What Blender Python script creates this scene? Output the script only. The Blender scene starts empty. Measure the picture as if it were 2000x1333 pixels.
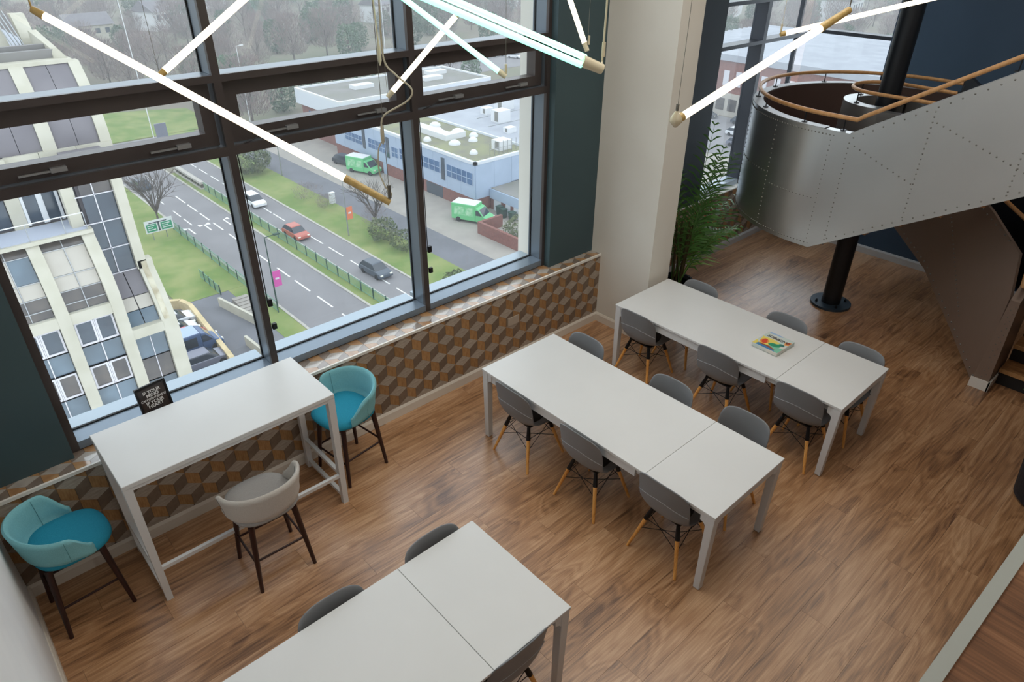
import bpy, bmesh, math, random
from mathutils import Vector, Matrix
random.seed(7)
S = bpy.context.scene
COL = S.collection
PI = math.pi

# ---------------------------------------------------------------- camera
def set_camera():
    yaw, pitch, roll = 0.7428, -0.5513, 0.0076
    f = Vector((math.sin(yaw)*math.cos(pitch), math.cos(yaw)*math.cos(pitch), math.sin(pitch)))
    r = Vector((math.cos(yaw), -math.sin(yaw), 0)); u = r.cross(f)
    r2 = r*math.cos(roll)+u*math.sin(roll); u2 = -r*math.sin(roll)+u*math.cos(roll)
    cd = bpy.data.cameras.new('camera'); cam = bpy.data.objects.new('camera', cd); COL.objects.link(cam)
    cd.sensor_width = 36; cd.lens = 36*1344.51/2000; cd.clip_start = .05; cd.clip_end = 1500
    cam.matrix_world = Matrix(((r2.x,u2.x,-f.x,.7542),(r2.y,u2.y,-f.y,-4.6602),(r2.z,u2.z,-f.z,4.1364),(0,0,0,1)))
    S.camera = cam
set_camera()
# ---------------------------------------------------------------- world: even overcast sky
W = bpy.data.worlds.new('overcast_sky'); S.world = W; W.use_nodes = True
wn = W.node_tree; wn.nodes.clear()
wo = wn.nodes.new('ShaderNodeOutputWorld'); wb = wn.nodes.new('ShaderNodeBackground')
wb.inputs['Color'].default_value = (.92, .96, 1.0, 1); wb.inputs['Strength'].default_value = 2.25
wn.links.new(wb.outputs[0], wo.inputs[0])
# ---------------------------------------------------------------- unseen area lights under the ceiling, added to fill the room
def area(name, loc, sx, sy, power, col):
    l = bpy.data.lights.new(name, 'AREA'); l.shape = 'RECTANGLE'; l.size = sx; l.size_y = sy; l.energy = power; l.color = col
    o = bpy.data.objects.new(name, l); COL.objects.link(o); o.location = loc; return o
area('fill_light_hall', (4.3, -2.2, 5.72), 4.5, 2.6, 105, (1, .95, .88))
area('fill_light_stair', (8.9, -3.2, 5.72), 1.6, 2.0, 26, (1, .90, .78))
area('fill_light_gallery', (4.0, -7.0, 5.72), 5.0, 2.0, 75, (1, .93, .84))
S.view_settings.view_transform = 'Standard'; S.view_settings.look = 'None'
S.view_settings.exposure = 0; S.view_settings.gamma = 1; S.view_settings.use_curve_mapping = False

# ---------------------------------------------------------------- helpers
def lin(c):
    c = c/255.0
    return c/12.92 if c <= .04045 else ((c+.055)/1.055)**2.4
def rgb(t): return (lin(t[0]), lin(t[1]), lin(t[2]), 1)

MATS = {}
def mk(name, c, rough=.5, metal=0, c2=None, scale=6, bump=0, detail=3, spec=.5, stretch=(1,1,1), rand=0, emit=0, trans=0, coat=0):
    """plain procedural surface: colour with a noise mix to c2, optional bump and per-object shift"""
    m = bpy.data.materials.new(name); m.use_nodes = True; nt = m.node_tree; N = nt.nodes; L = nt.links
    b = N['Principled BSDF']; b.inputs['Base Color'].default_value = rgb(c); b.inputs['Roughness'].default_value = rough
    b.inputs['Metallic'].default_value = metal; b.inputs['Specular IOR Level'].default_value = spec
    if emit:
        b.inputs['Emission Color'].default_value = rgb(c); b.inputs['Emission Strength'].default_value = emit
    if coat: b.inputs['Coat Weight'].default_value = coat; b.inputs['Coat Roughness'].default_value = .12; b.inputs['Coat IOR'].default_value = 1.9
    if trans: b.inputs['Transmission Weight'].default_value = trans
    if c2 or bump or rand:
        tc = N.new('ShaderNodeTexCoord'); mp = N.new('ShaderNodeMapping'); mp.inputs['Scale'].default_value = stretch
        L.new(tc.outputs['Object'], mp.inputs['Vector'])
        nz = N.new('ShaderNodeTexNoise'); nz.inputs['Scale'].default_value = scale; nz.inputs['Detail'].default_value = detail
        L.new(mp.outputs[0], nz.inputs['Vector'])
    if c2:
        mx = N.new('ShaderNodeMix'); mx.data_type = 'RGBA'; mx.inputs[6].default_value = rgb(c); mx.inputs[7].default_value = rgb(c2)
        cr = N.new('ShaderNodeValToRGB'); cr.color_ramp.elements[0].position = .35; cr.color_ramp.elements[1].position = .65
        L.new(nz.outputs[0], cr.inputs[0]); L.new(cr.outputs[0], mx.inputs[0]); out = mx.outputs[2]
        if rand:
            oi = N.new('ShaderNodeObjectInfo'); hs = N.new('ShaderNodeHueSaturation')
            mr = N.new('ShaderNodeMapRange'); mr.inputs[3].default_value = 1-rand; mr.inputs[4].default_value = 1+rand
            L.new(oi.outputs['Random'], mr.inputs[0]); L.new(mr.outputs[0], hs.inputs['Value']); L.new(out, hs.inputs['Color']); out = hs.outputs[0]
        L.new(out, b.inputs['Base Color'])
    if bump:
        bp = N.new('ShaderNodeBump'); bp.inputs['Strength'].default_value = bump; bp.inputs['Distance'].default_value = .01
        L.new(nz.outputs[0], bp.inputs['Height']); L.new(bp.outputs[0], b.inputs['Normal'])
    MATS[name] = m
    return m

def wood(name, dark, mid, light, rough=.42, along='X', big=1.0, grain=1.0, bump=.08, spec=.35, coat=0):
    """wood boards: stretched noise grain + cathedral figure, shifted per board"""
    m = bpy.data.materials.new(name); m.use_nodes = True; nt = m.node_tree; N = nt.nodes; L = nt.links
    b = N['Principled BSDF']; b.inputs['Roughness'].default_value = rough; b.inputs['Specular IOR Level'].default_value = spec
    if coat: b.inputs['Coat Weight'].default_value = coat; b.inputs['Coat Roughness'].default_value = .3; b.inputs['Coat IOR'].default_value = 1.6
    g = N.new('ShaderNodeNewGeometry'); oi = N.new('ShaderNodeObjectInfo')
    cm = N.new('ShaderNodeMath'); cm.operation = 'MULTIPLY'; cm.inputs[1].default_value = 37.0; L.new(oi.outputs['Random'], cm.inputs[0])
    ad = N.new('ShaderNodeVectorMath'); ad.operation = 'ADD'; L.new(g.outputs['Position'], ad.inputs[0])
    cx = N.new('ShaderNodeCombineXYZ'); L.new(cm.outputs[0], cx.inputs[0]); L.new(cm.outputs[0], cx.inputs[1]); L.new(cx.outputs[0], ad.inputs[1])
    def mapped(s, shift=True):
        mp = N.new('ShaderNodeMapping'); v = s if along == 'X' else (s[1], s[0], s[2])
        mp.inputs['Scale'].default_value = v; L.new(ad.outputs[0] if shift else g.outputs['Position'], mp.inputs['Vector']); return mp.outputs[0]
    n1 = N.new('ShaderNodeTexNoise'); n1.inputs['Scale'].default_value = 1; n1.inputs['Detail'].default_value = 6; n1.inputs['Roughness'].default_value = .65
    L.new(mapped((1.5*grain, 36*grain, 5)), n1.inputs['Vector'])
    n2 = N.new('ShaderNodeTexNoise'); n2.inputs['Scale'].default_value = 1; n2.inputs['Detail'].default_value = 2; n2.inputs['Distortion'].default_value = .8
    L.new(mapped((.8*big, 4.6*big, 1)), n2.inputs['Vector'])
    # cathedral rings: sine of the soft field
    mu = N.new('ShaderNodeMath'); mu.operation = 'MULTIPLY'; mu.inputs[1].default_value = 62; L.new(n2.outputs[0], mu.inputs[0])
    sn = N.new('ShaderNodeMath'); sn.operation = 'SINE'; L.new(mu.outputs[0], sn.inputs[0])
    n3 = N.new('ShaderNodeTexNoise'); n3.inputs['Scale'].default_value = 1; n3.inputs['Detail'].default_value = 2
    L.new(mapped((.9*big, 2.6*big, 1), False), n3.inputs['Vector'])
    n4 = N.new('ShaderNodeTexNoise'); n4.inputs['Scale'].default_value = 1; n4.inputs['Detail'].default_value = 3
    L.new(mapped((5*grain, 150*grain, 5)), n4.inputs['Vector'])
    def madd(a, k, c):
        x = N.new('ShaderNodeMath'); x.operation = 'MULTIPLY_ADD'; x.inputs[1].default_value = k; L.new(a, x.inputs[0])
        if isinstance(c, float): x.inputs[2].default_value = c
        else: L.new(c, x.inputs[2])
        return x.outputs[0]
    v = madd(n1.outputs[0], .62, -.155); v = madd(n2.outputs[0], .42, v); v = madd(sn.outputs[0], .045, v); v = madd(n3.outputs[0], .36, v); v = madd(n4.outputs[0], .34, v)
    v = madd(oi.outputs['Random'], .03, v)
    cr = N.new('ShaderNodeValToRGB'); e = cr.color_ramp.elements
    e[0].position = .50; e[0].color = rgb(dark); e[1].position = .96; e[1].color = rgb(light); x = e.new(.72); x.color = rgb(mid)
    L.new(v, cr.inputs[0]); L.new(cr.outputs[0], b.inputs['Base Color'])
    bp = N.new('ShaderNodeBump'); bp.inputs['Strength'].default_value = bump; bp.inputs['Distance'].default_value = .004
    L.new(n1.outputs[0], bp.inputs['Height']); L.new(bp.outputs[0], b.inputs['Normal'])
    MATS[name] = m; return m

def glass(name, tint=(240,248,250), refl=1.0):
    m = bpy.data.materials.new(name); m.use_nodes = True; nt = m.node_tree; N = nt.nodes; L = nt.links; N.clear()
    o = N.new('ShaderNodeOutputMaterial'); t = N.new('ShaderNodeBsdfTransparent'); t.inputs[0].default_value = rgb(tint)
    g = N.new('ShaderNodeBsdfGlossy'); g.inputs['Roughness'].default_value = .02
    lw = N.new('ShaderNodeLayerWeight'); lw.inputs['Blend'].default_value = .5
    pw = N.new('ShaderNodeMath'); pw.operation = 'POWER'; pw.inputs[1].default_value = 5; L.new(lw.outputs['Facing'], pw.inputs[0])
    mu = N.new('ShaderNodeMath'); mu.operation = 'MULTIPLY_ADD'; mu.inputs[1].default_value = .6*refl; mu.inputs[2].default_value = .025*refl; L.new(pw.outputs[0], mu.inputs[0])
    mx = N.new('ShaderNodeMixShader'); L.new(mu.outputs[0], mx.inputs[0]); L.new(t.outputs[0], mx.inputs[1]); L.new(g.outputs[0], mx.inputs[2]); L.new(mx.outputs[0], o.inputs[0])
    MATS[name] = m; return m

class MB:
    def __init__(s): s.v = []; s.f = []
    def add(s, vs, fs):
        n = len(s.v); s.v += [tuple(v) for v in vs]; s.f += [tuple(i+n for i in f) for f in fs]; return s
    def box(s, x0, x1, y0, y1, z0, z1):
        return s.add([(x0,y0,z0),(x1,y0,z0),(x1,y1,z0),(x0,y1,z0),(x0,y0,z1),(x1,y0,z1),(x1,y1,z1),(x0,y1,z1)],
                     [(0,3,2,1),(4,5,6,7),(0,1,5,4),(1,2,6,5),(2,3,7,6),(3,0,4,7)])
    def hexa(s, lo, hi):
        """lo, hi: 4 points each"""
        return s.add(list(lo)+list(hi), [(0,3,2,1),(4,5,6,7),(0,1,5,4),(1,2,6,5),(2,3,7,6),(3,0,4,7)])
    def prism(s, poly, d):
        """poly: 3D points (planar), extruded by vector d"""
        n = len(poly); d = Vector(d); a = [Vector(p) for p in poly]; b = [p+d for p in a]
        return s.add(a+b, [tuple(range(n))[::-1], tuple(range(n, 2*n))]+[(i,(i+1)%n,n+(i+1)%n,n+i) for i in range(n)])
    def tube(s, p0, p1, r0, r1=None, n=10, cap=True):
        return s.path([p0, p1], [r0, r0 if r1 is None else r1], n, cap)
    def path(s, pts, r, n=8, cap=True, closed=False):
        pts = [Vector(p) for p in pts]; m = len(pts); rr = r if isinstance(r, (list, tuple)) else [r]*m
        base = len(s.v); up = None
        for i, p in enumerate(pts):
            a = pts[i-1] if (i or closed) else p; b = pts[(i+1) % m] if (i < m-1 or closed) else p
            t = (b-a).normalized()
            if up is None:
                up = Vector((0,0,1)) if abs(t.z) < .9 else Vector((0,1,0))
            x = t.cross(up).normalized(); y = x.cross(t).normalized(); up = y
            for k in range(n):
                q = 2*PI*k/n; s.v.append(tuple(p+(x*math.cos(q)+y*math.sin(q))*rr[i]))
        for i in range(m if closed else m-1):
            j = (i+1) % m
            for k in range(n):
                l = (k+1) % n; s.f.append((base+i*n+k, base+i*n+l, base+j*n+l, base+j*n+k))
        if cap and not closed:
            s.f.append(tuple(base+k for k in range(n))[::-1]); s.f.append(tuple(base+(m-1)*n+k for k in range(n)))
        return s
    def lathe(s, prof, n=20, c=(0,0,0), a0=0, a1=None):
        """prof: (r, z) list, closed ends if r=0"""
        full = a1 is None; a1 = 2*PI if full else a1; m = n if full else n+1
        base = len(s.v)
        for r, z in prof:
            for k in range(m):
                q = a0+(a1-a0)*k/n; s.v.append((c[0]+r*math.cos(q), c[1]+r*math.sin(q), c[2]+z))
        for i in range(len(prof)-1):
            for k in range(n):
                l = (k+1) % m; s.f.append((base+i*m+k, base+i*m+l, base+(i+1)*m+l, base+(i+1)*m+k))
        if full:
            s.f.append(tuple(base+k for k in range(n))[::-1]); s.f.append(tuple(base+(len(prof)-1)*m+k for k in range(n)))
        return s
    def grid(s, rows, close=False):
        base = len(s.v); m = len(rows[0])
        for r in rows: s.v += [tuple(p) for p in r]
        for i in range(len(rows)-1):
            for k in range(m if close else m-1):
                l = (k+1) % m; s.f.append((base+i*m+k, base+i*m+l, base+(i+1)*m+l, base+(i+1)*m+k))
        return s
    def mesh(s, name, smooth=None, org=None):
        v = s.v if org is None else [(a-org[0], b-org[1], c-org[2]) for a, b, c in s.v]
        me = bpy.data.meshes.new(name); me.from_pydata(v, [], s.f); me.validate(); me.update()
        bm = bmesh.new(); bm.from_mesh(me); bmesh.ops.remove_doubles(bm, verts=bm.verts, dist=1e-5); bmesh.ops.recalc_face_normals(bm, faces=bm.faces); bm.to_mesh(me); bm.free()
        if smooth:
            me.shade_smooth(); me.set_sharp_from_angle(angle=math.radians(smooth))
        return me
    def build(s, name, mat, parent=None, smooth=None, world=True):
        """world=True: vertices are world points and the parent sits unrotated at ORG"""
        top = parent
        while top is not None and top.parent is not None: top = top.parent
        org = tuple(ORG[top.name]) if (top is not None and world and top.name in ORG) else None
        me = s.mesh(name, smooth, org); me.materials.append(M(mat)); return link(name, me, parent)
def M(m): return MATS[m] if isinstance(m, str) else m
ORG = {}
def link(name, data, parent=None):
    o = bpy.data.objects.new(name, data); COL.objects.link(o)
    if parent is not None: o.parent = parent
    return o
def thing(name, label, cat, loc=(0,0,0), group=None, rz=0, kind=None):
    o = bpy.data.objects.new(name, None); COL.objects.link(o); o.location = loc; o.rotation_euler = (0,0,rz); o.empty_display_size = .1
    tag(o, label, cat, group, kind); ORG[o.name] = Vector(loc); return o
def tag(o, label=None, cat=None, group=None, kind=None):
    if label: o['label'] = label
    if cat: o['category'] = cat
    if group: o['group'] = group
    if kind: o['kind'] = kind
    return o
def struct(o): o['kind'] = 'structure'; return o
def dup(o, loc=None, rz=None, parent=None, label=None):
    c = o.copy(); COL.objects.link(c)
    if parent is not None: c.parent = parent
    if loc is not None: c.location = loc
    if rz is not None: c.rotation_euler = (0,0,rz)
    if label: c['label'] = label
    for ch in list(o.children): dup(ch, parent=c)
    return c
def bake(o):
    """apply the modifiers of a mesh object"""
    dg = bpy.context.evaluated_depsgraph_get(); me = bpy.data.meshes.new_from_object(o.evaluated_get(dg)); o.modifiers.clear(); o.data = me; return o
def bez(p0, p1, p2, p3, n=12):
    P = [Vector(p) for p in (p0,p1,p2,p3)]; r = []
    for i in range(n+1):
        t = i/n; u = 1-t; r.append(P[0]*u**3+P[1]*3*u*u*t+P[2]*3*u*t*t+P[3]*t**3)
    return r
def crom(pts, k=6):
    """smooth curve through points"""
    P = [Vector(p) for p in pts]; P = [P[0]]+P+[P[-1]]; r = []
    for i in range(1, len(P)-2):
        for j in range(k):
            t = j/k; a, b, c, d = P[i-1:i+3]
            r.append(.5*((2*b)+(c-a)*t+(2*a-5*b+4*c-d)*t*t+(3*b-a-3*c+d)*t**3))
    r.append(P[-2]); return r
def text(name, body, size, mat, parent, mw, extrude=.0006, align='CENTER', spacing=1.0, bold=0.0):
    cu = bpy.data.curves.new(name, 'FONT'); cu.body = body; cu.size = size; cu.align_x = align; cu.align_y = 'CENTER'; cu.extrude = extrude; cu.offset = bold
    cu.space_character = spacing
    o = bpy.data.objects.new(name, cu); COL.objects.link(o)
    dg = bpy.context.evaluated_depsgraph_get(); me = bpy.data.meshes.new_from_object(o.evaluated_get(dg)); me.name = name
    bpy.data.objects.remove(o); me.materials.append(M(mat)); q = link(name, me, parent); q.matrix_local = mw; return q

# ---------------------------------------------------------------- materials
wood('floor_wood', (98,64,40), (174,128,88), (214,172,132), rough=.34, spec=.75, coat=.6)
wood('gallery_wood', (66,42,26), (112,76,50), (146,106,76), rough=.5, along='Y', big=.7)
wood('tread_wood', (96,62,34), (150,104,62), (180,134,88), rough=.5, along='Y')
mk('white_wall', (236,238,239), .85, c2=(230,232,234), scale=2)
mk('pier_paint', (224,221,212), .85, c2=(220,216,206), scale=1.5)
mk('skirting', (222,214,202), .5)
mk('skirting_grey', (205,205,205), .5)
mk('teal_panel', (60,80,84), .6, c2=(57,76,81), scale=1)
mk('navy_wall', (54,76,98), .7, c2=(50,71,92), scale=1)
mk('bay_panel', (48,58,68), .6)
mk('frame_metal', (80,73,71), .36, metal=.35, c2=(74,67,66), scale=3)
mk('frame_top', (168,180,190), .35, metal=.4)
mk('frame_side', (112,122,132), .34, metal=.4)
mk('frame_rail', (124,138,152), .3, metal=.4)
mk('gasket', (18,20,24), .6)
mk('alu', (168,170,172), .35, metal=.7)
mk('tile_grey', (176,164,150), .55, c2=(156,144,130), scale=14, stretch=(1,1,6), rand=.08)
mk('tile_brown', (172,134,90), .55, c2=(150,110,70), scale=14, stretch=(5,1,1), rand=.16)
mk('tile_dark', (126,108,92), .6, c2=(112,95,80), scale=14, rand=.1)
mk('grout', (70,54,40), .8)
for n_ in ('grey', 'brown', 'dark'): mk('ledge_'+n_, {'grey': (186,178,168), 'brown': (186,144,98), 'dark': (138,122,108)}[n_], .4, c2={'grey': (170,160,150), 'brown': (164,120,78), 'dark': (124,108,96)}[n_], scale=14, coat=1.0)  # paler glossy copies of the tiles, window glare put into the colour
mk('gallery_trim', (150,154,148), .5)
mk('trim_white', (232,228,220), .4)
mk('ceiling_paint', (225,222,216), .9)
mk('table_white', (217,218,217), .32, c2=(214,215,214), scale=2)
mk('table_leg', (216,217,217), .38)
mk('shell_grey', (124,126,129), .45, c2=(120,122,125), scale=5)
mk('crease_highlight', (158,160,163), .5)
mk('seat_black', (30,30,32), .6)
mk('black_metal', (22,22,25), .45, metal=.3)
wood('beech', (196,126,58), (232,168,90), (244,188,118), rough=.45, grain=2.5, big=2)
mk('stool_shell', (136,198,206), .85, c2=(128,190,198), scale=160, bump=.15, spec=.2)
mk('stool_seat', (48,150,178), .85, c2=(42,142,170), scale=160, bump=.15, spec=.2)
mk('stool_grey', (208,203,196), .85, c2=(200,195,188), scale=160, bump=.15, spec=.2)
mk('stool_grey_seat', (168,166,164), .85, c2=(160,158,156), scale=160, bump=.15, spec=.2)
mk('seam', (92,150,158), .9)
mk('bay_frame', (58,62,70), .36, metal=.35)
mk('walnut', (52,22,20), .42, c2=(38,16,15), scale=10, stretch=(6,6,1))
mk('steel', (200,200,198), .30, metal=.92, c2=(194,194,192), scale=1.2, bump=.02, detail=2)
mk('steel_shaded', (150,132,120), .45, metal=.55, c2=(142,125,113), scale=1.2)  # darker brown copy of the steel, shade below the upper flight painted in
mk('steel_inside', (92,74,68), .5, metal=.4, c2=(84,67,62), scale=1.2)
mk('rivet', (128,126,122), .3, metal=.8)
mk('rail_wood', (196,150,100), .4, c2=(180,132,82), scale=8, stretch=(1,4,1))
mk('post_black', (30,34,40), .38, metal=.3)
mk('post_blue', (52,68,82), .4, metal=.3)
mk('cable', (190,184,160), .5)
mk('wire', (120,118,110), .4, metal=.6)
mk('amber', (196,168,106), .3, c2=(178,148,88), scale=30)
mk('clear_cap', (206,196,168), .2)
def emis(name, col, s):
    m = bpy.data.materials.new(name); m.use_nodes = True; b = m.node_tree.nodes['Principled BSDF']
    b.inputs['Base Color'].default_value = (.8,.8,.8,1); b.inputs['Emission Color'].default_value = (*col, 1); b.inputs['Emission Strength'].default_value = s; MATS[name] = m
emis('tube_warm', (1, .84, .56), 3.2)
emis('tube_mint', (.22, 1.0, .68), 2.2)
glass('pane_glass', (244,248,250), .45)
# ================================================================ THE ROOM
XL, XP0, XP1, XB = .417, 6.40, 6.757, 10.8      # left wall, pier faces, back wall
ZL, ZC = .86, 5.8
# floor: one object of laminate boards on a screed
fl = struct(MB().box(XL, XB, -9, .2, -.12, -.012).build('floor', 'grout'))
PW, PL = .205, 1.48; k = 0; y = .165
protos = {}
while y > -4.75:
    y0 = y-PW; off = (k*.57) % PL; x = XL-off
    while x < XB:
        a, b = max(x, XL), min(x+PL, XB)
        if b-a > .03:
            key = round(b-a, 3)
            if key not in protos:
                g = .0006; protos[key] = MB().box(g, key-g, g, PW-g, -.012, 0).mesh('plank'); protos[key].materials.append(M('floor_wood'))
            p = link('plank', protos[key], fl); p.location = (a, y0, 0)
        x += PL
    y = y0; k += 1
struct(MB().box(XL, XB, -9, y, -.012, 0).build('floor_under_gallery', 'floor_wood'))
# walls
struct(MB().box(XL-.2, XL, -9, .4, 0, ZC).build('wall_left', 'white_wall'))
ww = struct(MB().box(XL, XP0, 0.006, .30, 0, ZL-.008).build('wall_window', 'grout'))
struct(MB().box(XP0, XP1, -.705, .3, 0, ZC).build('wall_pier', 'pier_paint'))
wbay = struct(MB().box(XP1, XB, .171, .45, 0, .9).build('wall_bay', 'grout'))
struct(MB().box(XB, XB+.2, -9, -.88, 0, ZC).box(XB, XB+.2, -.88, .45, 0, .9).build('wall_back', 'navy_wall'))
struct(MB().box(XL-.2, XB+.2, -9.2, -9, 0, ZC).build('wall_rear', 'white_wall'))
struct(MB().box(XL-.2, XB+.2, -9.2, .45, ZC, ZC+.2).build('ceiling', 'ceiling_paint'))
struct(MB().box(XL, .985, .15, .40, ZL, ZC).build('wall_panel_left', 'teal_panel'))
struct(MB().box(5.70, XP0, .135, .40, ZL, ZC).build('wall_panel_right', 'teal_panel'))
struct(MB().box(XP1, 8.55, .165, .40, .9, ZC).build('wall_panel_bay', 'bay_panel'))
struct(MB().box(XL, .97, .40, .6, ZL, ZC).box(5.74, XP1, .40, .68, -3, ZC).build('wall_outer', 'pier_paint'))
def skirt(name, pts, h=.11, t=.018, m='skirting'):
    """pts: line along the wall foot; boards stand to its left-hand side"""
    mb = MB()
    for (x0, y0), (x1, y1) in zip(pts, pts[1:]):
        d = Vector((x1-x0, y1-y0, 0)).normalized(); n = Vector((-d.y, d.x, 0))
        a, b = Vector((x0,y0,0)), Vector((x1,y1,0))
        lo = [a, b, b+n*t, a+n*t]; mid = Vector((0,0,h*.78)); top = Vector((0,0,h))
        mb.hexa(lo, [p+mid for p in lo]); mb.hexa([p+mid for p in lo], [a+top, b+top, b+n*t*.35+top, a+n*t*.35+top])
    return struct(mb.build(name, m))
skirt('baseboard_left', [(XL, -4.6), (XL, -.005)][::-1])
skirt('baseboard_window', [(XP0, 0), (XL, 0)])
skirt('baseboard_pier', [(XP0, -.705), (XP0, 0)]); skirt('baseboard_pier_front', [(XP1, -.705), (XP0, -.705)])
skirt('baseboard_bay', [(XB, .165), (XP1, .165)], m='skirting_grey'); skirt('baseboard_back', [(XB, -4.6), (XB, .165)], m='skirting_grey')
# cube-pattern wooden lozenge tiles, each a shallow piece of its own
TA, TH, TS, TV = .197, .060, .107, .1665
def clip(poly, x0, x1, z0, z1):
    for ax, v, sg in ((0,x0,1),(0,x1,-1),(1,z0,1),(1,z1,-1)):
        out = []
        for i in range(len(poly)):
            a, b = poly[i-1], poly[i]; da, db = sg*(a[ax]-v), sg*(b[ax]-v)
            if (da >= 0) != (db >= 0):
                t = da/(da-db); out.append((a[0]+t*(b[0]-a[0]), a[1]+t*(b[1]-a[1])))
            if db >= 0: out.append(b)
        poly = out
        if len(poly) < 3: return []
    return poly
def area2(p): return abs(sum(p[i-1][0]*p[i][1]-p[i][0]*p[i-1][1] for i in range(len(p))))/2
def shrink(p, g=.0012):
    cx = sum(q[0] for q in p)/len(p); cz = sum(q[1] for q in p)/len(p)
    r = []
    for q in p:
        d = math.hypot(q[0]-cx, q[1]-cz) or 1; r.append((q[0]-(q[0]-cx)/d*g, q[1]-(q[1]-cz)/d*g))
    return r
def lozenges(x0, x1, z0, z1, ox, oz):
    i0 = int((x0-ox)/TA)-2; i1 = int((x1-ox)/TA)+2
    for r in range(-8, 9):
        zc = oz+r*TV
        if zc-.2 > z1 or zc+.1 < z0: continue
        for i in range(i0, i1+1):
            X = ox+(i+.5*(r % 2))*TA; h = TA/2
            Lp, Mp, Tp, Rp = (X,zc),(X+h,zc-TH),(X+h,zc+TH),(X+TA,zc)
            LB, MBt, RB = (X,zc-TS),(X+h,zc-TH-TS),(X+TA,zc-TS)
            for poly, m in (([Lp,Tp,Rp,Mp],'tile_grey'), ([Lp,Mp,MBt,LB],'tile_brown'), ([Mp,Rp,RB,MBt],'tile_dark')):
                q = clip(poly, x0, x1, z0, z1)
                if q and area2(q) > .0004: yield shrink(q), m
tiles = []
for q, m in lozenges(XL, XP0, .10, ZL-.018, 4.747, .787):
    cx = sum(a[0] for a in q)/len(q)
    hid = 0 if (cx > 1.0 or cx < 1.0) else 1
    tiles.append((area2(q), cx, q, m))
tiles.sort(key=lambda t: (-(t[0] > .006), t[1]))
keep = tiles[:300]; rest = tiles[300:]
cache = {}
for A, cx, q, m in keep:
    o0 = q[0]; key = (m,)+tuple((round(a-o0[0], 4), round(b-o0[1], 4)) for a, b in q)
    if key not in cache:
        cache[key] = MB().prism([(a-o0[0], 0, b-o0[1]) for a, b in q], (0, .009, 0)).mesh('tile'); cache[key].materials.append(M(m))
    t = link('tile', cache[key], ww); t.location = (o0[0], -.003, o0[1])
for m in ('tile_grey', 'tile_brown', 'tile_dark'):
    mb = MB()
    for A, cx, q, mm in rest:
        if mm == m: mb.prism([(a, -.003, b) for a, b in q], (0, .009, 0))
    if mb.v: tag(mb.build('tile_field', m, ww), kind='stuff')
bayt = []
for q, m in lozenges(XP1, XB, .10, .89, 8.3, .787): bayt.append((q, m))
for m in ('tile_grey', 'tile_brown', 'tile_dark'):
    mb = MB()
    for q, mm in bayt:
        if mm == m: mb.prism([(a, .162, b) for a, b in q], (0, .009, 0))
    tag(mb.build('tile_field', m, wbay), kind='stuff')
# ledge below the window, tiled with the same lozenges, with a white nosing
ld = struct(MB().box(XL, XP0, .0, .30, ZL-.008, ZL).build('trim_1', 'grout'))
for m in ('tile_grey', 'tile_brown', 'tile_dark'):
    mb = MB()
    for q, mm in lozenges(XL, XP0, .005, .225, 4.70, .11):
        if mm == m: mb.prism([(a, b, ZL) for a, b in q], (0, 0, .003))
    tag(mb.build('tile_field', m.replace('tile', 'ledge'), ld), kind='stuff')
MB().box(XL, XP0, -.012, .006, ZL-.02, ZL+.006).build('nosing', 'trim_white', ld)
struct(MB().box(XP1, XB, .15, .40, .9, .915).build('trim_2', 'trim_white'))

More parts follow.
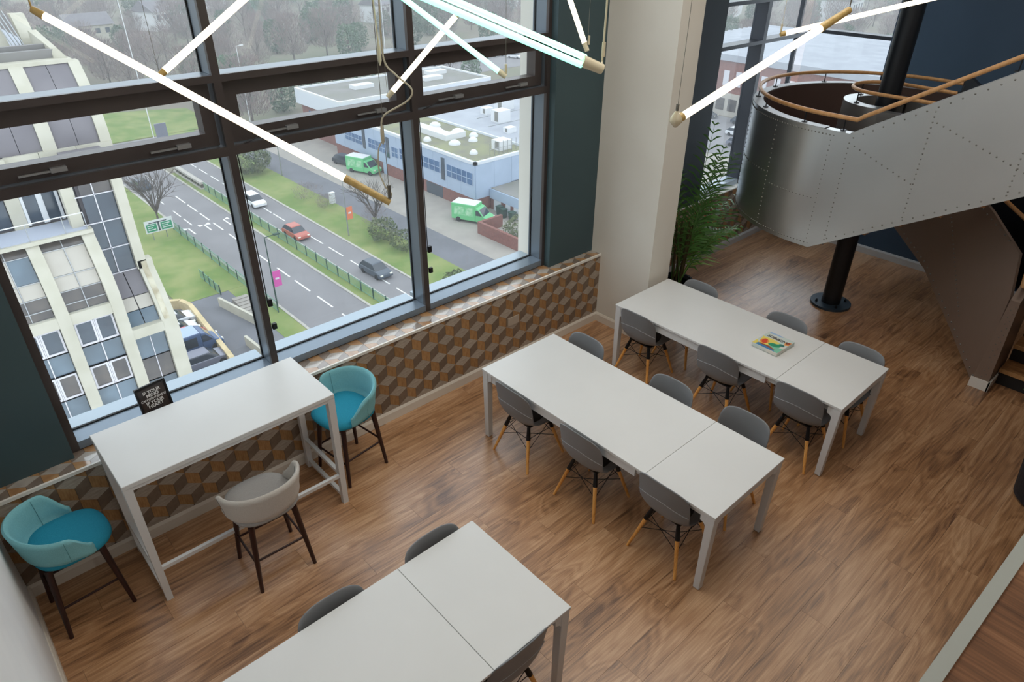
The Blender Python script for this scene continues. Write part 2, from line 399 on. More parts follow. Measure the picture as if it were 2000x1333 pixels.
# ---------------------------------------------------------------- windows
YF, YG = .215, .40
def window(name, base):
    o = bpy.data.objects.new(name, None); COL.objects.link(o); o['kind'] = 'structure'; o.location = base; ORG[o.name] = Vector(base); return o
w1 = window('window_1', (3.3, .3, ZL))
MX = [(.985, 1.04), (2.52, 2.575), (4.093, 4.15), (5.66, 5.70)]
for a, b in MX:
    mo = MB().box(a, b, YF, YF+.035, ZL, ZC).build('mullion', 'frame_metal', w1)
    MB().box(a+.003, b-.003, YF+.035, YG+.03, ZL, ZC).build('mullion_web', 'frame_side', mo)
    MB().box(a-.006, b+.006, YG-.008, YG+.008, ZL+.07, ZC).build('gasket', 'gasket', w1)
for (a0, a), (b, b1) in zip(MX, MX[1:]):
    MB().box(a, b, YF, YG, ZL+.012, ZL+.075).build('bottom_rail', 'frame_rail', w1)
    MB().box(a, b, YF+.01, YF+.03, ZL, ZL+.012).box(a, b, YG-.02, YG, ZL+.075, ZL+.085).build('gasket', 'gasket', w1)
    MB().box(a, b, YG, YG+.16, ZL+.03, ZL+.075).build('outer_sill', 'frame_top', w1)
    to = MB().box(a, b, YF, YF+.03, 2.70, 2.762).box(a, b, YF+.03, YG, 2.70, 2.762-.006).build('transom', 'frame_metal', w1); MB().box(a, b, YF+.03, YG, 2.762-.006, 2.762).build('transom_lit_top', 'frame_side', to)  # thin paler layer on top: daylight on the transom painted as colour
    to = MB().box(a, b, YF, YF+.03, 3.19, 3.236).box(a, b, YF+.03, YG, 3.19, 3.236-.006).build('transom', 'frame_metal', w1); MB().box(a, b, YF+.03, YG, 3.236-.006, 3.236).build('transom_lit_top', 'frame_side', to)
    # opening vent with its own sash
    sa, sb, s0, s1 = a+.02, b-.02, 2.77, 3.185
    sash = MB()
    for q in ((sa, sb, s0, 2.86), (sa, sb, 3.085, s1), (sa, sa+.085, 2.86, 3.085), (sb-.085, sb, 2.86, 3.085)): sash.box(q[0], q[1], .275, .39, q[2], q[3])
    so = sash.build('vent_sash', 'frame_metal', w1)
    MB().box(sa+.08, sb-.08, .365, .372, 2.855, 3.09).build('pane', 'pane_glass', so)
    MB().box(a, b, .396, .402, ZL+.075, 2.70).build('pane', 'pane_glass', w1)
    MB().box(a, b, .396, .402, 3.236, 4.5).build('pane', 'pane_glass', w1)
    MB().box(a, b, .396, .402, 4.55, ZC).build('pane', 'pane_glass', w1)
    to = MB().box(a, b, YF, YF+.03, 4.5, 4.55).box(a, b, YF+.03, YG, 4.5, 4.55-.006).build('transom', 'frame_metal', w1); MB().box(a, b, YF+.03, YG, 4.55-.006, 4.55).build('transom_lit_top', 'frame_side', to)
    for fx in (.25, .76):     # chain openers on the vent's lower rail
        hx = a+(b-a)*fx
        ho = MB().box(hx-.13, hx+.05, .250, .264, 2.80, 2.812).box(hx+.04, hx+.13, .238, .274, 2.796, 2.824).build('vent_opener', 'alu', w1)
for mx in (2.60, 4.175):       # thin control flex along the mullions
    MB().path(crom([(mx-.06+.28, .25, 2.80), (mx+.12, .24, 2.775), (mx-.005, .225, 2.735), (mx-.012, .222, 2.55), (mx-.012, .222, 1.5)], 5), .004, 6).build('control_flex', 'black_metal', w1)
    MB().box(mx-.022, mx+.012, .19, .216, 1.27, 1.32).box(mx-.022, mx+.012, .19, .216, 1.48, 1.54).build('catch', 'black_metal', w1)
w2 = window('window_2', (9.7, .3, .9))
BX = [(8.55, 8.61), (9.60, 9.68), (10.78, 10.82)]
for a, b in BX: MB().box(a, b, .24 if a < 10 else .37, .43, .915, ZC).build('mullion', 'bay_frame', w2)
for (a0, a), (b, b1) in zip(BX, BX[1:]):
    MB().box(a, b, .24, .42, .915, .985).build('bottom_rail', 'frame_top', w2)
    for z in (2.77, 3.262, 4.5): MB().box(a, b, .24, .42, z, z+.045).build('transom', 'bay_frame', w2)
    for z0, z1 in ((.985, 2.77), (2.815, 3.262), (3.307, 4.5), (4.545, ZC)): MB().box(a, b, .40, .406, z0, z1).build('pane', 'pane_glass', w2)
w3 = window('window_3', (XB, -.3, .9))
for z in (2.82, 4.5): MB().box(XB, XB+.18, -.88, .30, z, z+.045).build('transom', 'bay_frame', w3)
MB().box(XB, XB+.18, -.88, .30, .9, .97).build('bottom_rail', 'frame_top', w3)
for z0, z1 in ((.97, 2.82), (2.865, 4.5), (4.545, ZC)): MB().box(XB+.10, XB+.106, -.88, .30, z0, z1).build('pane', 'pane_glass', w3)
# the gallery the view is taken from
GR = math.radians(-1.9)
gal = struct(MB().box(-1.6, 8.5, -4.6, -.036, -.3, 0).build('floor_gallery', 'gallery_wood')); gal.location = (2.125, -4.602, 2.6); gal.rotation_euler = (0,0,GR)
gt = struct(MB().box(-1.6, 8.5, -.036, 0, -.32, .008).build('trim_3', 'gallery_trim')); gt.location = (2.125, -4.602, 2.6); gt.rotation_euler = (0,0,GR)
# socket plate on the tiled wall
sp = MB().box(4.965, 5.12, -.014, -.003, .455, .548).build('socket_plate', 'tile_grey'); sp.data.materials[0] = mk('socket', (176,164,150), .4)
tag(sp, 'flat beige socket plate set in the cube-patterned wall', 'socket')
# ================================================================ FURNITURE
# ---------------- extending tables (local: width on x, length on y, leaf at the -y end)
def make_table(label, loc, rz=0):
    t = thing('extending_table', label, 'table', loc, 'white extending tables', rz)
    Wd, Ln, H, lf = .9, 2.4, .75, .589; hw, hl = Wd/2, Ln/2
    def slab(x0, x1, y0, y1, z0, z1, name, m):
        o = MB().box(x0, x1, y0, y1, z0, z1).build(name, m, t, world=False)
        bv = o.modifiers.new('b', 'BEVEL'); bv.width = .003; bv.segments = 2; return bake(o)
    slab(-hw, hw, -hl+lf+.0012, hl, H-.022, H, 'table_top', 'table_white')
    slab(-hw, hw, -hl, -hl+lf-.0012, H-.022, H, 'leaf', 'table_white')
    ins = .018
    for s in (-1, 1):
        x = s*(hw-ins)
        MB().box(min(x, x-s*.02), max(x, x-s*.02), -hl+lf+.10, hl-.03, H-.105, H-.022).build('apron', 'table_leg', t, world=False)
        x2 = s*(hw-ins-.024)
        MB().box(min(x2, x2-s*.02), max(x2, x2-s*.02), -hl+.04, -hl+lf+.14, H-.088, H-.024).build('leaf_rail', 'table_leg', t, world=False)
    MB().box(-hw+.04, hw-.04, hl-.04, hl-.02, H-.105, H-.022).build('end_apron', 'table_leg', t, world=False)
    MB().box(-hw+.04, hw-.04, -hl+.012, -hl+.032, H-.088, H-.022).build('end_apron', 'table_leg', t, world=False)
    for sx in (-1, 1):
        for sy in (-1, 1):
            mb = MB(); cx, cy = sx*(hw-.004), sy*(hl-.004); w0, w1 = .064, .05
            top = [(cx,cy,H-.022),(cx-sx*w0,cy,H-.022),(cx-sx*w0,cy-sy*w0,H-.022),(cx,cy-sy*w0,H-.022)]
            o2 = .012; bx, by = cx-sx*o2, cy-sy*o2
            bot = [(bx,by,.006),(bx-sx*w1,by,.006),(bx-sx*w1,by-sy*w1,.006),(bx,by-sy*w1,.006)]
            mb.hexa(bot, top)
            R = .05; zt = H-.022; zb = H-.098     # curved brackets running into the aprons
            arc = [(w0-.004+R*(1-math.cos(a)), zb-R+R*math.sin(a)) for a in [PI/2*i/5 for i in range(6)]]
            prof = [(w0-.02, zt)]+[(w0+R, zt)]+[(u, v) for u, v in reversed(arc)]+[(w0-.02, zb-R)]
            mb.prism([(cx-sx*u, cy-sy*.006, v) for u, v in prof], (0, -sy*.03, 0))
            mb.prism([(cx-sx*.006, cy-sy*u, v) for u, v in prof], (-sx*.03, 0, 0))
            lg = mb.build('leg', 'table_leg', t, world=False)
            bv = lg.modifiers.new('b', 'BEVEL'); bv.width = .004; bv.segments = 2; bake(lg)
            MB().box(min(bx-sx*.01, bx-sx*(w1-.01)), max(bx-sx*.01, bx-sx*(w1-.01)), min(by-sy*.01, by-sy*(w1-.01)), max(by-sy*.01, by-sy*(w1-.01)), 0, .006).build('foot_pad', 'seat_black', lg, world=False)
    return t
make_table('long white extending table standing between the other two, nothing on it', (3.968+.45, -.768-1.2, 0))
make_table('long white extending table at the pier with a game box on it', (5.762+.45, -.778-1.2, 0))
make_table('white extending table in the front, cut off by the lower edge of the picture', (2.761-1.2, -2.098-.45, 0), PI/2)

# ---------------- shell chairs (local: faces +y)
def make_chair(label, loc, rz):
    c = thing('shell_chair', label, 'chair', loc, 'grey shell chairs at the white tables', rz)
    prof = [(.215,.425,.185,0,.0), (.205,.438,.20,.004,0), (.16,.446,.215,.012,0), (.07,.438,.222,.024,0), (-.03,.428,.224,.035,0), (-.11,.428,.224,.048,.004),
            (-.165,.447,.222,.052,.018), (-.196,.492,.220,.04,.036), (-.212,.55,.222,.02,.046), (-.222,.62,.224,.0,.048), (-.230,.69,.223,0,.042), (-.238,.755,.216,0,.034), (-.244,.795,.198,0,.024), (-.246,.81,.165,0,.014)]
    nu = 12; rows = []
    for y, z, w, up, fw in prof:
        row = []
        for i in range(nu+1):
            s = -1+2*i/nu; row.append((s*w, y+fw*abs(s)**2.6, z+up*abs(s)**2.6 - (.02*abs(s)**4 if z > .75 else 0)))
        rows.append(row)
    sh = MB().grid(rows).build('shell', 'shell_grey', c, smooth=60, world=False)
    so = sh.modifiers.new('s', 'SOLIDIFY'); so.thickness = .011; so.offset = 0
    ss = sh.modifiers.new('d', 'SUBSURF'); ss.levels = 1; ss.render_levels = 1; bake(sh)
    sh.data.shade_smooth()
    # crease moulded across the lower back, its highlight painted as a paler line
    pts = []
    for i in range(13):
        s = -1+2*i/12; pts.append((s*.218, -.2215+.047*abs(s)**2.6-.0055, .628-.045*abs(s)**1.8))
    MB().path(pts, .0028, 6).build('back_crease', 'crease_highlight', sh, smooth=60, world=False)
    pad = MB(); rows = []
    for rr, zz in ((.0,.447),(.6,.449),(.9,.447),(1.0,.44)):
        rows.append([(.185*rr*math.copysign(abs(math.cos(a))**.6, math.cos(a)), .035+.165*rr*math.copysign(abs(math.sin(a))**.6, math.sin(a)), zz) for a in [2*PI*k/24 for k in range(24)]])
    pad.grid(rows[1:], True); n = len(pad.v); pad.v.append((0,.035,.45)); pad.f += [(k, (k+1) % 24, n) for k in range(24)]
    pad.build('seat_pad', 'seat_black', c, smooth=50, world=False)
    MB().box(-.13, .13, -.12, .13, .398, .412).build('seat_plate', 'black_metal', c, world=False)
    tops = {}
    for sx in (-1, 1):
        for sy in (-1, 1):
            a = Vector((sx*.115, sy*.115, .40)); b = Vector((sx*.222, sy*.222, 0)); mid = a.lerp(b, .24)
            l = MB().tube(mid, b, .0165, .011, 10).build('leg', 'beech', c, smooth=40, world=False)
            MB().tube(a, a.lerp(b, .27), .0145, .0195, 10).build('sleeve', 'black_metal', l, smooth=40, world=False)
            tops[sx, sy] = (a, b)
    br = MB(); P = lambda k, t: tops[k][0].lerp(tops[k][1], t); ring = [(-1,-1),(1,-1),(1,1),(-1,1)]
    for k in range(4):
        A, B = ring[k], ring[(k+1) % 4]
        br.tube(P(A, .26), P(B, .26), .003, n=6); br.tube(P(A, .12), P(B, .50), .003, n=6); br.tube(P(B, .12), P(A, .50), .003, n=6)
    br.build('wire_brace', 'black_metal', c, world=False)
    return c
E_, W_, N_, S_ = -PI/2, PI/2, 0, PI       # facing +x, -x, +y, -y
chairs = [
 ((4.13,-1.215), E_, 'grey shell chair on the window end of the middle table, stools side'),
 ((4.13,-1.985), E_, 'grey shell chair at the middle of the middle table, on the stools side'),
 ((4.16,-2.755), E_, 'grey shell chair at the leaf end of the middle table, on the stools side'),
 ((4.77,-1.10), W_, 'grey shell chair tucked behind the middle table nearest the tiled wall'),
 ((4.79,-2.06), W_, 'grey shell chair tucked behind the middle table halfway along'),
 ((4.85,-2.73), W_, 'grey shell chair tucked behind the middle table by its leaf'),
 ((5.93,-1.10), E_, 'grey shell chair at the pier table, nearest the pier, back to the middle table'),
 ((5.93,-2.03), E_, 'grey shell chair halfway along the pier table, back to the middle table'),
 ((5.93,-2.83), E_, 'grey shell chair at the leaf end of the pier table, back to the middle table'),
 ((6.52,-1.16), W_, 'grey shell chair behind the pier table beside the palm, mostly hidden'),
 ((6.55,-2.15), W_, 'grey shell chair behind the pier table nearest the steel column foot'),
 ((6.53,-2.90), W_, 'grey shell chair behind the pier table at its leaf end'),
 ((2.45,-2.285), S_, 'grey shell chair on the window side of the front table, at its leaf'),
 ((1.73,-2.285), S_, 'grey shell chair on the window side of the front table, further left'),
 ((2.36,-2.79), N_, 'grey shell chair on the near side of the front table, at the lower picture edge'),
]
c0 = None
for (x, y), rz, lab in chairs:
    if c0 is None: c0 = make_chair(lab, (x, y, 0), rz)
    else: dup(c0, (x, y, 0), rz, label=lab)

# ---------------- high bar table under the window
bt = thing('bar_table', 'tall narrow white bar table standing against the window ledge', 'table', (1.103+.746, -.0098-.344, 0))
hx, hy, H = .746, .344, 1.10
o = MB().box(-hx, hx, -hy, hy, H-.035, H).build('table_top', 'table_white', bt, world=False); bv = o.modifiers.new('b', 'BEVEL'); bv.width = .003; bake(o)
for sx in (-1, 1):
    for sy in (-1, 1):
        mb = MB(); x, y = sx*(hx-.002), sy*(hy-.002)
        if sy > 0: y -= .02
        mb.hexa([(x-sx*.012,y-sy*.012,0),(x-sx*.056,y-sy*.012,0),(x-sx*.056,y-sy*.056,0),(x-sx*.012,y-sy*.056,0)], [(x,y,H-.035),(x-sx*.055,y,H-.035),(x-sx*.055,y-sy*.055,H-.035),(x,y-sy*.055,H-.035)])
        mb.build('leg', 'table_leg', bt, world=False)
for sx in (-1, 1):
    x = sx*(hx-.032)
    MB().box(x-.016, x+.016, -hy+.05, hy-.07, .045, .075).build('foot_bar', 'table_leg', bt, world=False)
    MB().box(x-.016, x+.016, -hy+.05, hy-.07, .285, .315).build('foot_bar', 'table_leg', bt, world=False)
for y in (-hy+.03,): MB().box(-hx+.05, hx-.05, y-.014, y+.014, .285, .315).build('stretcher', 'table_leg', bt, world=False)
for y in (-hy+.015, hy-.035): MB().box(-hx+.05, hx-.05, y-.01, y+.01, H-.06, H-.035).build('apron', 'table_leg', bt, world=False)

# ---------------- tub bar stools (local: faces +y)
def make_stool(label, loc, rz, shell, seat, seam):
    s = thing('bar_stool', label, 'stool', loc, 'upholstered bar stools', rz)
    a0, a1, n = math.radians(-208), math.radians(28), 44
    def smooth(t): t = max(0, min(1, t)); return t*t*(3-2*t)
    outer, inner = [], []
    def col(q, off):
        """vertical profile at plan angle q: list of points bottom to top"""
        d = abs(((q+PI/2+PI) % (2*PI))-PI)         # 0 at the back, grows to the front
        top = .875-.05*smooth(d/1.9)-.15*smooth((d-1.5)/.58)
        r = .262+.012*smooth(d/1.6)
        res = []
        for k in range(9):
            t = k/8; z = .575+(top-.575)*t
            rr = (r+.03*max(0, (z-.70)/.17)-off)*(1 if t > .35 else .66+.34*math.sin(t/.35*PI/2))
            res.append((rr*math.cos(q)*.98, rr*math.sin(q)*.93, z-off*.2*(t < .1)))
        return res
    O = [col(a0+(a1-a0)*i/n, 0) for i in range(n+1)]; I = [col(a0+(a1-a0)*i/n, .032) for i in range(n+1)]
    rows = []
    for o_, i_ in zip(O, I):
        tip = Vector(o_[-1]).lerp(Vector(i_[-1]), .5)+Vector((0,0,.012)); rows.append(list(o_)+[tuple(tip)]+list(reversed(i_)))
    mb = MB().grid(rows); m = len(rows[0]); mb.f.append(tuple(range(m))); b = n*m; mb.f.append(tuple(b+k for k in range(m))[::-1])
    sh = mb.build('shell', shell, s, smooth=70, world=False)
    for sg in (-1, 1):                              # stitched folds where the arms leave the back
        q = -PI/2+sg*1.30
        A = [Vector(p) for p in col(q, .034)][2:]; B = [Vector(p) for p in col(q+sg*.16, -.001)][1:]
        MB().path(A, .0017, 5).path(B, .0017, 5).build('seam', seam, sh, world=False)
    mb = MB(); rows = []
    for rr, z in ((.55,.582),(.86,.586),(.97,.594),(1.0,.61),(.97,.632),(.86,.652),(.6,.662),(.3,.665)):
        row = []
        for k in range(36):
            q = 2*PI*k/36; cs, sn = math.cos(q), math.sin(q); e = .72
            x = .238*rr*math.copysign(abs(cs)**e, cs); y = .012+(.255 if sn > 0 else .222)*rr*math.copysign(abs(sn)**e, sn); row.append((x, y, z))
        rows.append(row)
    mb.grid(rows, True); nn = len(mb.v); mb.v += [(0,.01,.666), (0,.01,.582)]; t0 = 7*36
    mb.f += [(t0+k, t0+(k+1) % 36, nn) for k in range(36)]+[(k, (k+1) % 36, nn+1) for k in range(36)]
    mb.build('seat', seat, s, smooth=60, world=False)
    legs = {}
    for sx in (-1, 1):
        for sy in (-1, 1):
            a = Vector((sx*.155, sy*.155, .585)); b = Vector((sx*.205, sy*.205, 0)); legs[sx, sy] = (a, b)
            MB().tube(a, b, .0225, .014, 12).build('leg', 'walnut', s, smooth=40, world=False)
    P = lambda k, z: legs[k][0].lerp(legs[k][1], 1-z/.585)
    for A, B, z in (((-1,1),(1,1),.22), ((-1,-1),(1,-1),.28), ((-1,-1),(-1,1),.25), ((1,-1),(1,1),.25)):
        MB().tube(P(A, z), P(B, z), .0085, n=8).build('stretcher', 'walnut', s, smooth=40, world=False)
    return s
make_stool('teal tub bar stool at the left end of the bar table', (.73, -.335, 0), E_+.06, 'stool_shell', 'stool_seat', 'seam')
make_stool('pale grey tub bar stool seen from behind at the bar table', (1.86, -.86, 0), N_-.03, 'stool_grey', 'stool_grey_seat', mk('seam_grey', (130,126,120), .9))
make_stool('teal tub bar stool at the right end of the bar table', (2.85, -.315, 0), W_+.14, 'stool_shell', 'stool_seat', 'seam')

# ---------------- framed saying on the ledge behind the bar table
fr = thing('framed_print', 'small black framed print with white lettering leaning on the window', 'picture', (1.585, .105, ZL+.003), rz=math.radians(8))
mb = MB()
fw, fh, ft = .112, .36, .014
for q in ((-fw, fw, 0, .018), (-fw, fw, fh-.018, fh), (-fw, -fw+.014, .018, fh-.018), (fw-.014, fw, .018, fh-.018)): mb.box(q[0], q[1], -ft, ft*.3, q[2], q[3])
fo = mb.build('frame', 'black_metal', fr, world=False)
po = MB().box(-fw+.012, fw-.012, -.004, .002, .012, fh-.012).build('print', mk('print_dark', (44,40,42), .25, c2=(58,46,40), scale=9), fr, world=False)
mk('print_white', (232,232,232), .5)
for i, (ln, sz) in enumerate((('IF YOUR', .034), ('MIND', .036), ('CAN CONCEIVE IT', .022), ('IF YOUR', .034), ('HEART', .036))):
    text('lettering', ln, sz, 'print_white', po, Matrix.Translation((0, -.0048, fh-.058-.0285*i))@Matrix.Rotation(PI/2, 4, 'X'), bold=.0006)
MB().hexa([(-.02,.005,.02),(.02,.005,.02),(.02,.09,-.0),(-.02,.09,-.0)], [(-.02,.005,.22),(.02,.005,.22),(.02,.012,.22),(-.02,.012,.22)]).build('strut', 'black_metal', fr, world=False)
for ob in (fo, po): pass
fr.rotation_euler = (math.radians(-9), 0, math.radians(8))

# ---------------- game box on the pier table
gb = thing('game_box', 'colourful flat game box lying on the pier table', 'box', (6.235, -2.285, .75), rz=math.radians(-2))
mk('box_side', (196,206,190), .4, c2=(120,150,150), scale=25)
MB().box(-.145,.145,-.125,.125,0,.028).build('box_base', 'box_side', gb, world=False)
lid = MB().box(-.15,.15,-.13,.13,.006,.042).build('lid', mk('box_lid', (214,208,196), .3, c2=(190,205,200), scale=9), gb, world=False)
# flat print on the lid (x axis of the lid runs away from the viewer)
def blob(pts, m, z):
    MB().prism([(x, y, .042) for x, y in pts], (0,0,z)).build('print', m, lid, world=False)
def ell(cx, cy, a, b, rot=0, n=16): return [(cx+a*math.cos(t)*math.cos(rot)-b*math.sin(t)*math.sin(rot), cy+a*math.cos(t)*math.sin(rot)+b*math.sin(t)*math.cos(rot)) for t in [2*PI*k/n for k in range(n)]]
mk('ink_blue', (54,120,170), .35); mk('ink_green', (22,140,100), .35); mk('ink_red', (214,72,34), .35); mk('ink_orange', (226,150,70), .35); mk('ink_brown', (150,70,44), .35); mk('ink_black', (24,24,26), .4); mk('ink_sky', (150,180,215), .35); mk('ink_teal', (40,110,100), .35)
blob([(-.148,.10),(-.148,-.10),(-.115,-.06),(-.095,.0),(-.105,.09)], 'ink_blue', .0006)
blob([(-.10,.08),(-.09,-.02),(-.118,-.085),(-.125,-.06),(-.112,.01),(-.118,.075)], 'ink_brown', .0010)
blob(ell(-.045,.065,.046,.040), 'ink_orange', .0008); blob(ell(-.05,.062,.038,.026,.4), 'ink_red', .0012); blob(ell(-.012,.07,.016,.018), 'ink_red', .0014)
blob(ell(-.045,-.035,.03,.055,.25), 'ink_green', .0010); blob(ell(.0,-.085,.02,.026), 'ink_teal', .0010)
blob([(.02,-.095),(.085,-.075),(.105,-.128),(.04,-.128)], 'ink_orange', .0010); blob([(.05,-.10),(.085,-.09),(.095,-.124),(.06,-.124)], 'ink_brown', .0013)
mk('ink_yellow', (226,206,96), .35); mk('ink_mint', (120,190,160), .35)
blob([(-.148,.13),(-.148,.10),(-.105,.09),(-.06,.128)], 'ink_yellow', .0005); blob([(-.148,-.128),(-.148,-.10),(-.115,-.06),(-.06,-.09),(-.05,-.128)], 'ink_mint', .0005); blob([(-.095,.0),(-.105,.09),(.03,.125),(.04,.02),(.02,-.06)], 'ink_yellow', .0004); blob([(-.095,.0),(.02,-.06),(.03,-.1),(-.06,-.09),(-.115,-.06)], 'ink_mint', .0004)
blob([(.12,.11),(.148,.12),(.148,-.02),(.13,-.01),(.128,.05)], 'ink_sky', .0008)
text('lettering', 'SORBOVI', .052, 'ink_black', lid, Matrix.Translation((.07, 0, .0428))@Matrix.Rotation(-PI/2, 4, 'Z'), bold=.001, spacing=.92)
# ================================================================ HANGING TUBE LIGHTS
def tube_light(label, a, b, mat, r=.019, capa=.05, capb=.05, capmat='amber', wires=(), twin=None, tail=0.0):
    """a, b: tube ends; lit between the end sleeves; tail = unlit length at the b end"""
    a, b = Vector(a), Vector(b); d = (b-a).normalized(); L = (b-a).length
    t = thing('tube_light', label, 'light', tuple((a+b)/2), 'hanging tube lights')
    p = a+d*capa; q = b-d*(capb+tail)
    MB().tube(p, q, r*.9, n=16).build('tube', mat, t, smooth=40)
    if twin:
        w = Vector(twin); MB().tube(p+w, q+w, r*.9, n=16).build('tube', mat, t, smooth=40)
        MB().tube(a+w*.5, p+w*.5, r*1.5, n=16).build('end_sleeve', capmat, t, smooth=40)
        e = MB().tube(q+w*.5-d*.01, b+w*.5, r*1.75, r*1.5, n=16).build('end_sleeve', capmat, t, smooth=40)
        MB().tube(q+w*.5+d*.03, b+w*.5-d*.05, r*.8, n=10).build('lamp_holder', 'tread_wood', e)
    else:
        MB().tube(a, p+d*.004, r*.8, r, n=16).build('end_sleeve', capmat, t, smooth=40)
        MB().tube(q-d*.004, b, r, r*.85, n=16).build('end_sleeve', capmat, t, smooth=40)
    for pts, rr, m in wires:
        MB().path(pts, rr, 6).build('suspension_wire', m, t)
    return t
def drop(p, dx=0, dy=0, top=5.79): return [tuple(p), (p[0]+dx, p[1]+dy, top)]
def grip(t, p, m='clear_cap', s=1.0):
    MB().tube((p[0],p[1],p[2]+.02*s), (p[0],p[1],p[2]+.075*s), .008*s, n=8).build('wire_grip', m, t)
A, B = (1.44,-.803,3.784), (2.507,-1.854,2.934)
t1 = tube_light('warm white tube light slanting across the left window panes, unlit amber lower tail', A, B, 'tube_warm', tail=.19,
   wires=[(drop(A), .004, 'amber'), ([B, (2.507,-1.854,5.79)], .0016, 'wire')])
grip(t1, B, 'wire', 1.2)
MB().path(crom([(2.50,-1.85,2.94),(2.515,-1.86,2.98),(2.49,-1.85,3.02),(2.47,-1.84,3.10),(2.475,-1.845,3.20),(2.50,-1.85,3.24)], 6), .0035, 6).build('power_cord', 'cable', t1)
MB().lathe([(.002,0),(.008,.02),(.009,.06),(.003,.10)], 10, (2.50,-1.85,3.22)).build('cord_connector', 'cable', t1, smooth=40)
MB().path(crom([(2.50,-1.85,3.32),(2.52,-1.86,3.36),(2.60,-1.93,3.42),(2.62,-1.94,3.47),(2.57,-1.90,3.53),(2.53,-1.87,3.60),(2.53,-1.87,3.80),(2.54,-1.88,4.2),(2.54,-1.88,5.79)], 6), .0045, 6).build('power_cord', 'cable', t1)
A, B = (1.918,-.729,3.443), (2.704,-.723,3.933)
tube_light('warm white tube light rising to the right past the first mullion', A, B, 'tube_warm', capa=.03, wires=[(drop(A), .0012, 'wire'), (drop(B), .0012, 'wire')])
A, B = (3.302,-.666,3.133), (3.691,-.933,3.621)
t3 = tube_light('short warm white tube light hanging at the second mullion below the mint tubes', A, B, 'tube_warm', capmat='clear_cap', capb=.01, wires=[(drop(A, -.02, .02), .0014, 'wire'), (drop(B), .0012, 'wire')])
MB().lathe([(.003,0),(.012,.03),(.013,.09),(.004,.15)], 10, (3.27,-.66,3.33)).build('cord_connector', 'cable', t3, smooth=40)
MB().path([(3.27,-.66,3.47),(3.255,-.655,3.9),(3.25,-.65,5.79)], .006, 6).build('power_cord', 'cable', t3)
A, B = (3.253,-.651,3.86), (3.779,-1.291,3.291)
t4 = tube_light('single mint tube light ending over the third window vent', A, B, 'tube_mint', capmat='clear_cap', wires=[(drop(B, .01), .0014, 'wire'), (drop(A), .0014, 'wire')]); grip(t4, B)
A, B = (2.736,-1.586,3.889), (3.779,-2.058,3.421)
t5 = tube_light('pair of mint tube lights side by side pointing at the pier', A, B, 'tube_mint', twin=(.026,0,.034), r=.0185, capmat='clear_cap', capb=.12,
   wires=[([(B[0]+.01,B[1],B[2]+.02),(B[0]+.035,B[1]+.02,B[2]+.05),(B[0]+.04,B[1]+.02,B[2]+.3),(B[0]+.05,B[1]+.02,5.79)], .0055, 'clear_cap'), (drop(A), .0014, 'wire')]); grip(t5, (B[0]+.04,B[1]+.02,B[2]+.05), s=1.3)
A, B = (4.452,-1.355,3.381), (4.429,-1.076,3.881)
t7 = tube_light('steep warm white tube light in front of the right teal panel', A, B, 'tube_warm', capmat='clear_cap', wires=[(drop(A, .02, .01), .0012, 'wire')]); grip(t7, (A[0]+.01,A[1],A[2]+.02))
A, B = (3.518,-2.765,3.338), (4.624,-2.96,3.748)
t8 = tube_light('large warm white tube light in front of the stair drum, amber upper end', A, B, 'tube_warm', r=.0205, tail=.16, capa=.04, wires=[(drop(A, .02), .0012, 'wire'), (drop(B), .003, 'wire')]); grip(t8, A, 'wire', 1.0)
MB().lathe([(.006,-.03),(.03,-.005),(.028,.012),(.008,.045)], 12, A).build('end_cap', 'clear_cap', t8, smooth=50)
A, B = (5.751,-2.018,3.443), (6.727,-2.708,3.69)
t9 = tube_light('warm white tube light behind the large one, leaving the picture at the top right', A, B, 'tube_warm', capmat='amber', capa=.03, wires=[(drop(A, -.01), .0016, 'cable')]); grip(t9, A, s=.9)

# ================================================================ RIVETED STEEL STAIR
CX, CY, R, ZB, ZT = 8.95, -1.70, 1.37, 1.20, 2.41
st = thing('steel_stair', 'riveted steel staircase with a round half landing and wooden handrails', 'staircase', (8.29, -3.6, 0))
def ang(n, a0, a1): return [a0+(a1-a0)*i/n for i in range(n+1)]
XO = CX-R; TH_ = .10
def slope_t(y): return ZT+.612*(-1.955-y) if y < -1.955 else ZT
def slope_b(y): return ZB+.603*(-1.815-y) if y < -1.815 else ZB
# drum wall (outer and inner skins), open to the -y side where the flights leave
aa = ang(60, PI, -.34)
mb = MB(); rows = []
for q in aa:
    c, s = math.cos(q), math.sin(q); ro, ri = R, R-TH_
    rows.append([(CX+ro*c, CY+ro*s, ZB), (CX+ro*c, CY+ro*s, ZT), (CX+ri*c, CY+ri*s, ZT), (CX+ri*c, CY+ri*s, ZB)])
mb.grid(rows, True); mb.f += [(0,1,2,3), tuple(len(mb.v)-4+k for k in range(4))]
mb.build('drum_wall', 'steel', st, smooth=30)
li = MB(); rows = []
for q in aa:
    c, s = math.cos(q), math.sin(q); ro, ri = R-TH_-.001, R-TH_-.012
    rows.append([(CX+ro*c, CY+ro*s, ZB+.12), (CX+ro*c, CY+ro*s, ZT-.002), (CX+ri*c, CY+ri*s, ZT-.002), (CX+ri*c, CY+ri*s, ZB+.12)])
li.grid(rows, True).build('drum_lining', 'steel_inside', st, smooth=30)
cp = MB(); rows = []
for q in aa:
    c, s = math.cos(q), math.sin(q); ro, ri = R+.004, R-TH_-.006
    rows.append([(CX+ro*c, CY+ro*s, ZT), (CX+ro*c, CY+ro*s, ZT+.008), (CX+ri*c, CY+ri*s, ZT+.008), (CX+ri*c, CY+ri*s, ZT)])
cp.grid(rows, True).build('drum_coping', mk('coping', (176,178,180), .4, metal=.4), st, smooth=30)
